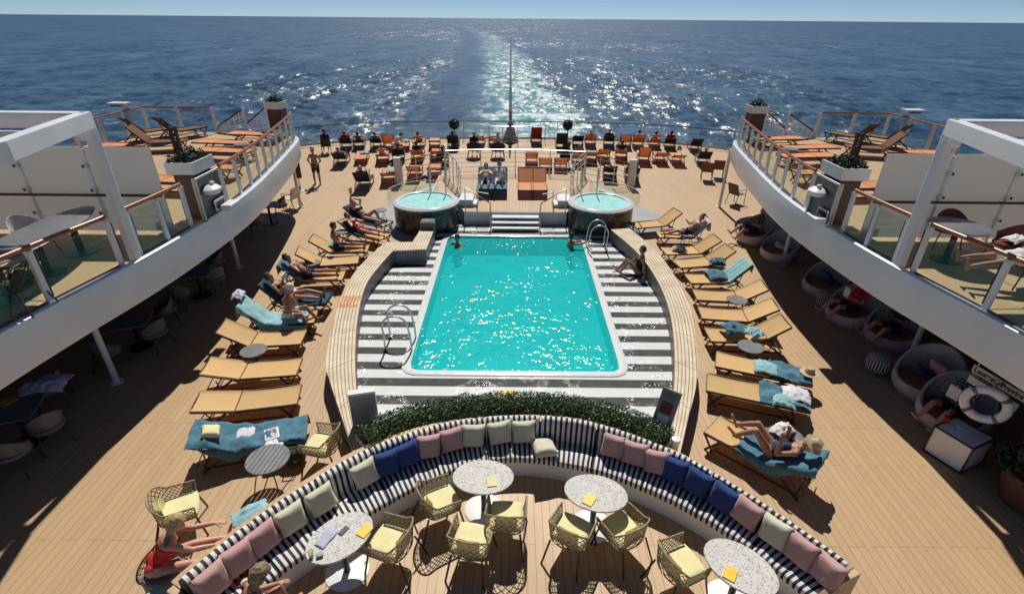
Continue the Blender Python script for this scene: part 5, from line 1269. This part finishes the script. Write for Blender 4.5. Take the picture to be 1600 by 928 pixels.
def cush(loc, mt, rz, label, sc=1., tilt=60):
    o = obj('throw_pillow', PILM[0]); o.material_slots[0].link = 'OBJECT'; o.material_slots[0].material = M[mt]; o.location = loc; o.rotation_euler = (R(tilt), 0, rz); o.scale = (sc,)*3; tag(o, label, 'pillow', 'cushions in the basket daybeds')
cush(gb[0][0]+Vector((.22,0,.6)), 'pink', R(105), 'pink cushion in the empty basket daybed', .95); cush(gb[0][0]+Vector((-.05,.1,.5)), 'navy', R(60), 'navy cushion lying in the empty basket daybed', .8, 20); cush(gb[5][0]+Vector((0,0,.55)), 'navy', R(100), 'navy cushion in the basket daybed beside the pouf', .95)
cush(gb[4][0]+Vector((.0,0,.5)), 'creamf', R(60), 'grey cushion in the small basket daybed', .8, 20)
def bsit(i, key, label, dx=-.02, z=.38, hair='greyhair', skin='skinC', cl=None):
    g, rz = gb[i]; return person(key, g + Vector((dx, 0, z+.12)), rz, label, skin=skin, hair=hair, cl=cl, group='people in the right shade')
bsit(1, 'basket_read', 'woman in a floral top reading in the near basket daybed', cl={'shirt': 'floral', 'shorts': 'blackcloth'}, hair='ashhair')
bsit(2, 'basket_read', 'person in a red top reading in a basket daybed under the fascia', hair='brownhair'); bsit(3, 'basket_read', 'person in dark blue half hidden under the fascia', cl={'shirt': 'navycloth', 'shorts': 'navycloth'}); bsit(6, 'basket_read', 'person resting in the farthest basket daybed', cl={'shirt': 'brownbag', 'shorts': 'navycloth'})
for i, c_ in ((1, 'paper'), (2, 'paper')):
    g, rz = gb[i]; flat('book', M[c_], (.2,.02,.26), g + Vector((-.02,0,.5)) + Matrix.Rotation(rz,3,'Z') @ ((BODY['basket_read']['hands'][0]+BODY['basket_read']['hands'][1])/2 - Vector((0,0,.08))), rz, 'open book held in the %s basket daybed' % ('near floral' if i == 1 else 'red top'), 'book')
def pouf(u, v, label):
    g = at(u, v, .24); g.z = 0; b = MB(); b.uv = []; rows = []
    prof = [(.001,.0),(.14,.01),(.21,.06),(.25,.16),(.262,.25),(.25,.34),(.21,.42),(.13,.47),(.001,.48)]
    for r, z in prof:
        b_r = []
        for j in range(49): a = 2*PI*j/48; b_r.append((r*math.cos(a), r*math.sin(a), z)); b.uv.append((j/48*26*.26, z))
        rows.append(b_r)
    b.grid(rows); tag(b.build('striped_pouf', M['pouf'], smooth='all', loc=g), label, 'pouf', 'striped ball poufs in the right shade')
pouf(1373,567,'black and white striped ball pouf in front of the coral basket daybed'); pouf(1291,467,'striped ball pouf left of the person in red'); pouf(1161,360,'striped ball pouf at the far end of the right shade')
t = thing('white_box', 'white square box with black edges and a ribbon on the shaded deck', 'box', at(1497,694,.3) - Vector((0,0,.3)), R(24))
b = MB(); b.box((0,0,.30), (.62,.62,.56)); b.build('box_body', M['white'], t, bevel=.006)
b = MB()
for x in (-1,1):
    for y in (-1,1): b.box((x*.31,y*.31,.30), (.025,.025,.58))
    b.box((x*.31,0,.58), (.027,.60,.025)); b.box((0,x*.31,.58), (.60,.027,.025)); b.box((x*.31,0,.02), (.027,.60,.03)); b.box((0,x*.31,.02), (.60,.027,.03))
b.build('edging', M['black'], t)
b = MB(); b.tube([(-.12,.05,.6),(-.05,.1,.66),(.04,.02,.6),(.14,-.06,.63),(.2,-.1,.6)], .018, 6); b.build('ribbon', M['whitecloth'], t, True)
b = MB(); b.lathe([(0,0),(.05,0),(.055,.1),(0,.1)], 12); tag(b.build('red_can', M['redcloth'], smooth=True, loc=at(1478,657,.62)), 'red can standing at the back edge of the white box', 'can')
def lifebuoy(loc, rz, label):
    t = thing('lifebuoy', label, 'lifebuoy', loc, rz)
    b = MB(); rows = [[((.28+.075*math.cos(c_))*math.cos(a), .06*math.sin(c_), (.28+.075*math.cos(c_))*math.sin(a)) for c_ in np.linspace(0, 2*PI, 14, endpoint=False)] for a in np.linspace(0, 2*PI, 48, endpoint=False)]
    b.grid(rows, closed_u=True, closed_v=True); b.build('ring', M['white'], t, True)
    for k in range(4):
        a0 = PI/4 + k*PI/2; b = MB(); b.grid([[((.28+.079*math.cos(c_))*math.cos(a), .064*math.sin(c_), (.28+.079*math.cos(c_))*math.sin(a)) for c_ in np.linspace(0, 2*PI, 14, endpoint=False)] for a in np.linspace(a0-.11, a0+.11, 5)], closed_v=True); b.build('band', M['ropegrey'], t, True)
    b = MB(); b.bar((0, .05, .3), (0,.3,.3), .04); b.bar((0,.3,.1), (0,.3,.36), .04); b.build('mount', M['white'], t)
lifebuoy(at(1540,632,1.25), R(-46), 'white lifebuoy with four grey bands hanging over the white box')
sg = at(1564,594,1.62) - Vector((0,0,.17)); t = thing('hanging_sign', 'white hanging sign with dark serif lettering below the right fascia', 'sign', sg, R(-78))
b = MB(); b.box((0,0,.11), (.92,.03,.15)); b.build('sign_board', M['cream'], t, bevel=.004)
b = MB(); b.box((-.02,-.02,-.1), (.84,.03,.14)); b.build('lower_board', M['whitecloth'], t, bevel=.004)
b = MB(); b.bar((-.4,0,.18), (-.4,0,.8), .015); b.bar((.4,0,.18), (.4,0,.8), .015); b.build('hangers', M['steel'], t)
fc = bpy.data.curves.new('lettering', 'FONT'); fc.body = 'Laurent-Perrier'; fc.size = .135; fc.offset = .004; fc.align_x = 'CENTER'; fc.align_y = 'CENTER'; fc.extrude = .002
fo_ = bpy.data.objects.new('lettering_source', fc); COL.objects.link(fo_); fc.materials.append(M['black']); fo = obj('lettering', bpy.data.meshes.new_from_object(fo_.evaluated_get(bpy.context.evaluated_depsgraph_get()))); bpy.data.objects.remove(fo_); fo.parent = t; fo.location = (0,-.019,.11); fo.rotation_euler = (R(90),0,0)
t = thing('potted_shrub', 'dark green shrub in a big brown pot at the right picture edge', 'plant', at(1592,765,.3)-Vector((-.25,0,.3)))
b = MB(); b.lathe([(.36,0),(.4,.1),(.48,.62),(.44,.62),(.42,.55),(0,.55)], 28); b.build('pot', M['terracotta'], t, True)
b = MB(); bush(b, (0,0,.5), (.5,.5,.9), 900, .06); b.build('foliage', M['leafdark'], t, normals=False)
b = MB(); b.tube([(0,0,.5),(.02,0,.9)], .03, 6); b.build('stem', M['browndark'], t, True)
# ---------------------------------------------------------------- shaded tables and chairs under the left deck
def dining_table(loc, rz, label, sx=.75, sy=.75, h=.74, top='greytop', name='dining_table', group='tables in the left shade', round_=False):
    t = thing(name, label, 'table', loc, rz, group)
    b = MB()
    if round_: b.lathe([(0,h-.03),(.97,h-.03),(1,h-.02),(1,h-.006),(.98,h),(0,h)], 48, sx=sx/2, sy=sy/2)
    else: b.box((0,0,h-.015), (sx,sy,.03))
    b.build('table_top', M[top], t, 30 if round_ else False, bevel=0 if round_ else .006)
    b = MB(); b.bar((0,0,.02),(0,0,h-.03),.08); b.build('pedestal', M['dark'], t)
    b = MB(); b.lathe([(.26,0),(.26,.015),(.05,.03),(0,.03)], 24); b.build('base', M['dark'], t, True); return t
def tub_chair(loc, rz, label, mt='wicker', frame='dark', pad=None, group='tub chairs', seat=.43, top=.8):
    t = thing('tub_chair', label, 'chair', loc, rz, group)
    b = MB(); rows = []
    for a in np.linspace(PI*.93, PI*2.07, 26):
        k = .5-.5*math.sin(a); rows.append([Vector((.29*math.cos(a)*q, .26*math.sin(a)*q+.02, z)) for q, z in ((.86,seat-.06),(.93,seat+.1),(1,seat+.16+(top-seat-.16)*max(0,-math.sin(a))**1.3),(.95,seat+.16+(top-seat-.16)*max(0,-math.sin(a))**1.3),(.86,seat+.06))])
    b.grid(rows); b.build('back_shell', M[mt], t, True)
    b = MB(); b.lathe([(0,seat-.05),(.25,seat-.05),(.28,seat-.01),(.26,seat+.03),(0,seat+.04)], 24); b.build('seat', M[pad or mt], t, True)
    for sx in (-1,1):
        for sy in (-1,1): b = MB(); b.tube([(sx*.19,sy*.17,seat-.05),(sx*.25,sy*.25,0)], .013, 6); b.build('leg', M[frame], t, True)
    return t
for (u, v, lb), chs in (((20,640,'grey table with a yellow card at the left picture edge'), ((75,600,120,'dim chair draped in a lilac cloth in the left shade'),(70,660,55,'dim chair at the near corner of the yellow card table'),(15,700,10,'dim chair at the bottom of the left shade'))),
      ((205,500,'grey square table behind the nearest left post'), ((255,480,130,'dim chair on the far side of the table behind the post'),(240,515,70,'dim chair on the pool side of the table behind the post'),(165,545,0,'dim chair on the near side of the table behind the post'))),
      ((305,425,'grey square table midway in the left shade'), ((335,405,120,'dim chair on the far side of the midway shaded table'),(335,430,60,'dim chair on the pool side of the midway shaded table'),(278,455,0,'dim chair near the midway shaded table'))),
      ((418,320,'dark table beside the stern end of the left shade'), ((400,345,30,'dark chair on the near side of the far shaded table'),(437,318,110,'dark chair on the far side of the far shaded table')))):
    g = at(u, v, .74); g.z = 0; dining_table(g, R(20), lb)
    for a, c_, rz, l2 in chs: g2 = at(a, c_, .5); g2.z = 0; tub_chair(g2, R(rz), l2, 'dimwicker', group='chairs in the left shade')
cloth_heap('shawl', M['lilac'], .75, .55, .22, at(72,604,.72), .3, 'lilac white shawl hung over a chair in the left shade', 'shawl', 31.)
flat('menu_card', M['paperyellow'], (.2,.26,.012), at(12,628,.745), R(-20), 'yellow card on the table at the left picture edge', 'menu')
def speaker(g, lb):
    t = thing('loudspeaker', lb, 'speaker', g, R(20)); b = MB(); b.box((0,0,1.0), (.3,.3,.8)); b.build('cabinet', M['browndark'], t, bevel=.01); b = MB(); b.tube([(0,0,0),(0,0,.6)], .03, 8); b.lathe([(.2,0),(.2,.02),(0,.03)], 16); b.build('stand', M['steel'], t, True); b = MB(); b.box((0,-.155,1.0), (.25,.012,.72)); b.build('grille', M['black'], t)
speaker(at(470,298,0), 'brown box loudspeaker on a stand by the left deck tip')
# armchairs on the open deck
def armchair(loc, rz, label, sling='rust', frame='dark', back=72, h=.92):
    t = thing('sling_armchair', label, 'chair', loc, rz, 'sling armchairs on the deck')
    b = MB(); b.box((0,.02,.43), (.48,.46,.02)); b.build('seat', M[sling], t)
    a, c_ = Vector((0,-.2,.45)), Vector((0,-.36,h)); b = MB(); b.slab([[a+Vector((x,0,0)) for x in (-.24,0,.24)], [c_+Vector((x,-.0,0)) for x in (-.24,0,.24)]], .02); b.build('backrest', M[sling], t)
    for sx in (-1,1):
        b = MB(); b.tube([(sx*.26,.25,0),(sx*.26,.24,.64),(sx*.26,-.22,.66)], .016, 6); b.build('front_leg', M[frame], t, True)
        b = MB(); b.tube([(sx*.25,-.32,0),(sx*.25,-.18,.44),(sx*.25,-.37,h)], .016, 6); b.build('rear_leg', M[frame], t, True)
    return t
armchair(at(1103,281), R(-18), 'orange brown armchair, left of the pair by the right deck tip'); armchair(at(1120,277), R(-18), 'orange brown armchair, right of the pair by the right deck tip')
armchair(at(458,325), R(70), 'open framed armchair beside the left deck tip', 'cream'); armchair(at(1148,318), R(-60), 'dark armchair half under the right deck tip', 'browndark')
# ---------------------------------------------------------------- furniture on the upper decks
def up(u, v, h=.0): g = at(u, v, ZU+h); g.z = ZU+.003; return g
UL = [((-14.3,20.4),-35,45,'tall backed, farthest outboard'),((-13.2,20.6),-30,45,'tall backed, second from the sea side rail'),((-12.9,18.6),-75,48,'back raised towards the pool'),((-13.9,18.0),-80,0,'flat beside the sea side rail'),((-10.6,18.7),-95,0,'flat near the curved rail'),((-10.2,20.2),-95,0,'flat near the end planter'),((-9.9,17.4),-95,0,'flat with a dark table behind'),((-9.4,15.3),-95,20,'half raised behind the planter'),((-9.6,13.9),-95,0,'flat next to the planter')]
for s in (-1, 1):
    sd = 'left' if s < 0 else 'right'
    for (x, y), rz, bk, lb in UL:
        lounger(Vector((XC + s*(-x-.1), y, ZU+.003)), R(rz)*-s if s < 0 else R(rz)*-1, bk, 'rust' if bk > 30 else 'orange', '%s lounger on the %s upper deck, %s' % ('rust brown' if bk > 30 else 'orange', sd, lb), 'loungers on the upper decks')
    for (x, y, lb) in ((9.3, 18.0, 'near the curved rail'), (9.1, 14.6, 'behind the planter')):
        side_table(Vector((XC+s*x, y, ZU+.003)), 0, 'small dark table %s on the %s upper deck' % (lb, sd), .25, .42)
    t = thing('ash_stand', 'slim black bin standing among the %s upper deck loungers' % sd, 'bin', Vector((XC+s*11.9, 18.6, ZU+.003))); b = MB(); b.box((-.09,0,.43),(.05,.16,.86)); b.box((.09,0,.43),(.05,.16,.86)); b.box((0,0,.8),(.22,.17,.05)); b.build('body', M['black'], t, bevel=.006); b = MB(); b.box((0,0,.2),(.13,.14,.4)); b.build('inner_bin', M['dark'], t)
t = dining_table(Vector((-8.62, 8.75, ZU+.003)), R(7), 'long dark oval table on the left dining terrace', .95, 3.4, .74, 'greytop', group='upper terrace tables', round_=True)
for y in (-1., 1.):
    b = MB(); b.bar((0,y,.02),(0,y,.71),.09); b.build('pedestal', M['dark'], t)
    b = MB(); b.lathe([(.30,0),(.30,.015),(.05,.03),(0,.03)], 24, (0,y,0)); b.build('base', M['greytop'], t, True)
CT = [(-9.55,8.15,-95,'white padded chair behind the long table on the left terrace','whitecloth'),(-9.5,9.6,-100,'dark framed chair at the far end of the long left table','wicker'),(-9.3,6.95,-80,'dark chair at the picture edge behind the long left table','rattandark')]
for x, y, rz, lb, m_ in CT: tub_chair(Vector((x, y, ZU+.003)), R(rz), lb, m_, group='chairs on the upper terraces')
c1 = rattan_chair('dark woven chair on the rail side of the long left table', Vector((-7.98, 7.35, ZU+.003)), R(95)); c1['group'] = 'chairs on the upper terraces'
for ch in c1.children:
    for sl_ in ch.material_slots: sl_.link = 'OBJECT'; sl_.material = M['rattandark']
dining_table(Vector((8.75, 9.7, ZU+.003)), 0, 'round dark grey table on the right dining terrace', 1.05, 1.05, .74, 'greytop', group='upper terrace tables', round_=True)
dining_table(Vector((8.75, 7.2, ZU+.003)), 0, 'round grey table at the right picture edge on the terrace', 1.0, 1.0, .74, 'greytop', group='upper terrace tables', round_=True)
M['maroon'] = mat('maroon_pad', (.16,.045,.045), .8)
tub_chair(Vector((9.15, 10.35, ZU+.003)), R(160), 'maroon padded chair behind the round right table', 'maroon', group='chairs on the upper terraces')
tub_chair(Vector((9.75, 9.55, ZU+.003)), R(95), 'maroon padded chair with a white towel right of the round table', 'maroon', group='chairs on the upper terraces')
tub_chair(Vector((9.3, 8.55, ZU+.003)), R(75), 'dark chair in which the man stretches out on the right terrace', 'rattandark', group='chairs on the upper terraces', top=.95)
cloth_heap('towel', M['whitetowel'], .45, .3, .14, Vector((9.8, 9.5, ZU+.5)), .2, 'white towel on the maroon chair of the right terrace', 'towel', 41.)
person('chair_stretch', Vector((9.02, 8.55, ZU+.60)), R(82), 'man in white shorts stretched out in a chair on the right terrace, hands behind head', skin='skinB', hair='brownhair')
# ---------------------------------------------------------------- the stern deck: rows of orange loungers
GS = 'orange loungers on the stern deck'
def stern(u, v, back, sling, label, z=0., rz=None, who=None, key=None, frame='dark', jit=0):
    g = at(u, v, z); y = g.y + .75*math.cos(R(back))
    loc = Vector((g.x, y, z)); r_ = R(-g.x*1.1 + jit) if rz is None else R(rz)
    lounger(loc, r_, back, sling, label, GS, frame)
    if who:
        k_, lb, sk_, cl = who; person(k_, loc + Matrix.Rotation(r_, 3, 'Z') @ Vector((0,.09,LZ+HIP-.01)), r_, lb, skin=sk_, cl=cl, group='people on the stern deck', hair=random.choice(['brownhair','greyhair','ashhair']))
D1 = {'shorts': 'navycloth', 'shirt': 'blackcloth'}; D2 = {'shorts': 'redcloth', 'shirt': 'redcloth'}; D3 = {'shorts': 'whitecloth', 'shirt': 'whitecloth'}
def who(i, where, k_='far_lie', sk_='skinB', cl=D1): return (k_, where, sk_, cl)
front = [(564,300,45,'blacksling',who(0,'person in dark clothes resting alone in the front stern row on the left','far_read')),(603,292,22,'orange',None),(645,284,30,'orange',None),(676,282,20,'orange',None),(955,285,35,'blacksling',None),(990,288,35,'blacksling',who(0,'person resting in the front stern row by the right pillar','far_read'))]
midr = [(528,263,35,'blacksling',who(0,'person with a pale towel on the left end of the middle stern row','far_lie','skinA',D3)),(560,259,0,'orange',None),(594,259,18,'orange',who(0,'person in a white shirt lying third from the left in the middle stern row','far_lie','skinC',D3)),(620,256,35,'blacksling',who(0,'person in black lying fourth in the middle stern row')),(650,256,30,'orange',who(0,'person lying on an orange lounger behind the left hot tub','far_read','skinA')),(680,254,20,'orange',None),(945,255,32,'orange',None),(973,254,28,'orange',who(0,'person in black reading behind the right pillar, middle stern row','far_read','skinA')),(1008,258,52,'orange',None),(1036,259,26,'orange',None),(1063,261,20,'orange',None),(1103,262,40,'blacksling',who(0,'person in a pale shirt lying by the right armchairs','far_lie','skinA',D3))]
backr = [(537,237,35,'blacksling',who(0,'person in dark red at the left of the back stern row','far_read','skinB',D2)),(557,236,20,'blacksling',who(0,'person lying by the back left rail','far_lie')),(585,236,30,'blacksling',who(0,'person in black lying third in the back stern row','far_lie')),(606,236,50,'orange',None),(628,238,0,'orange',None),(652,236,10,'orange',who(0,'person lying low on an orange lounger in the back row behind the left tub','far_lie','skinC',D1)),(677,235,16,'orange',None),(707,236,45,'blacksling',who(0,'person in red under the left topiary','far_read','skinB',D2)),
         (831,262,38,'orange',None),(853,272,38,'orange',None),(877,272,38,'orange',None),(838,227,72,'redsling',None),(878,236,62,'blacksling',None),(904,233,35,'blacksling',None),(924,232,30,'orange',who(0,'person sitting back beside the right topiary','far_lie')),(953,233,35,'blacksling',who(0,'person in black in the back stern row, next to the right topiary sitter','far_read','skinC')),(979,234,42,'orange',None),(999,234,42,'orange',who(0,'person in white on a back row lounger above the right pillar','far_read','skinB',D3)),(1050,236,30,'blacksling',who(0,'person in dark red lying near the right end of the back row','far_read','skinB',D2)),(1090,240,40,'blacksling',None),(1026,234,20,'orange',who(0,'person in black on a low backed lounger at the right of the back row','far_lie','skinC'))]
backr += [(748,232,30,'orange',None),(772,232,30,'orange',None),(690,262,30,'blacksling',who(0,'person in navy lying behind the left tub railing','far_lie'))]
midr += [(905,262,35,'orange',who(0,'person in red lying behind the right tub railing','far_read','skinC',D2)),(925,258,25,'orange',None)]
NM = {'orange': 'orange', 'blacksling': 'black', 'redsling': 'dark red'}
for rown, row in (('front', front), ('middle', midr), ('back', backr)):
    for i, (u, v, bk, sl_, wh) in enumerate(sorted(row)):
        st_ = 'flat' if bk < 5 else 'low backed' if bk < 25 else 'high backed' if bk > 45 else 'raised back'
        n_ = i+1; lb = '%s %s lounger, %s from the left in the %s stern row' % (st_, NM[sl_], ORD[i] if i < 16 else ('seventeenth eighteenth nineteenth twentieth last'.split()[min(4, i-16)]), rown)
        if not wh and i % 3 == 1: gg = at(u, v); cloth_heap('towel', M[('whitetowel','teal','navytowel')[i % 2 + (rown == 'back')]], .46, .5, .14, gg + Vector((0, 1.35, LZ)), .3*i, 'bunched towel on the %s lounger from the left in the %s stern row' % (ORD[i] if i < 16 else 'far right', rown), 'towel', 60.+u, 'towels on the loungers')
        if i % 4 == 2: gg = at(u, v); cloth_heap('beach_bag', M[('bag','brownbag','navycloth')[i % 3]], .34, .26, .3, gg + Vector((.52, .3, 0)), .2*i, 'beach bag on the deck right of the %s lounger in the %s stern row' % (ORD[i] if i < 16 else 'far right', rown), 'bag', 90.+u, 'bags on the stern deck')
        stern(u, v, bk, sl_, lb, who=wh, jit=rng.uniform(-4, 4), rz=None if v > 215 else 180)
for u, k in ((822, 'left'), (843, 'right')): 
    g = at(u, 297, PZ+LZ); lounger(Vector((g.x, g.y+LSEAT, PZ+.006)), R(180), 40, 'orange', 'orange lounger facing the pool on the raised platform, %s of the pair' % k, GS)
for u, k in ((757, 'left'), (779, 'right')):
    g = at(u, 297, PZ+LZ); loc = Vector((g.x, g.y+LSEAT, PZ+.006)); lounger(loc, R(180), 40, 'blacksling', 'dark lounger with teal towel on the raised platform, %s of the pair' % k, GS); LG['P'+k] = (loc, R(180), 40)
    towel('P'+k, -.76, 1.1, M['blue'], 'teal towel on the %s dark platform lounger' % k, 50+u, .015, .74)
    person('far_lie' if k == 'left' else 'far_read', loc + Vector((0,-.09,LZ+HIP)), R(180), 'person with pale legs lying on the %s platform lounger' % k, skin='skinA', cl=D1 if k == 'left' else D3, group='people on the stern deck')
for u, v, rz, lb, wl in ((741,246,0,'black tub armchair behind the platform railing, left of the pair','person in black seated in the left tub armchair'),(778,247,0,'black tub armchair behind the platform railing, right of the pair','person in pale top seated in the right tub armchair')):
    g = at(u, v); tub_chair(g, R(rz), lb, 'blacksling', group='black tub armchairs', top=.86).scale = (1.5,1.5,1.1)
    person('far_sit', g + Vector((0,.05,.47+.12)), R(rz), wl, skin='skinB', cl=D1 if u < 760 else D3, group='people on the stern deck', hair='greyhair')
g = at(511,240); armchair(g, R(20), 'black armchair at the left end of the stern rail', 'blacksling'); person('far_sit', g + Vector((0,0,.56)), R(20), 'person in black seated at the left end of the stern rail', cl=D1, group='people on the stern deck')
g = at(617,240); person('far_bend', g + Vector((0,0,.52)), R(-60), 'person in a white shirt bending forward on a stern lounger', cl=D3, group='people on the stern deck', hair='brownhair')
g = at(882,262); tub_chair(g, R(180), 'black tub chair behind the platform railing on the right', 'blacksling', group='black tub armchairs')
# soft furnishings are slightly rounded off; drop unused data
for me in list(bpy.data.meshes):
    if me.users == 0: bpy.data.meshes.remove(me)
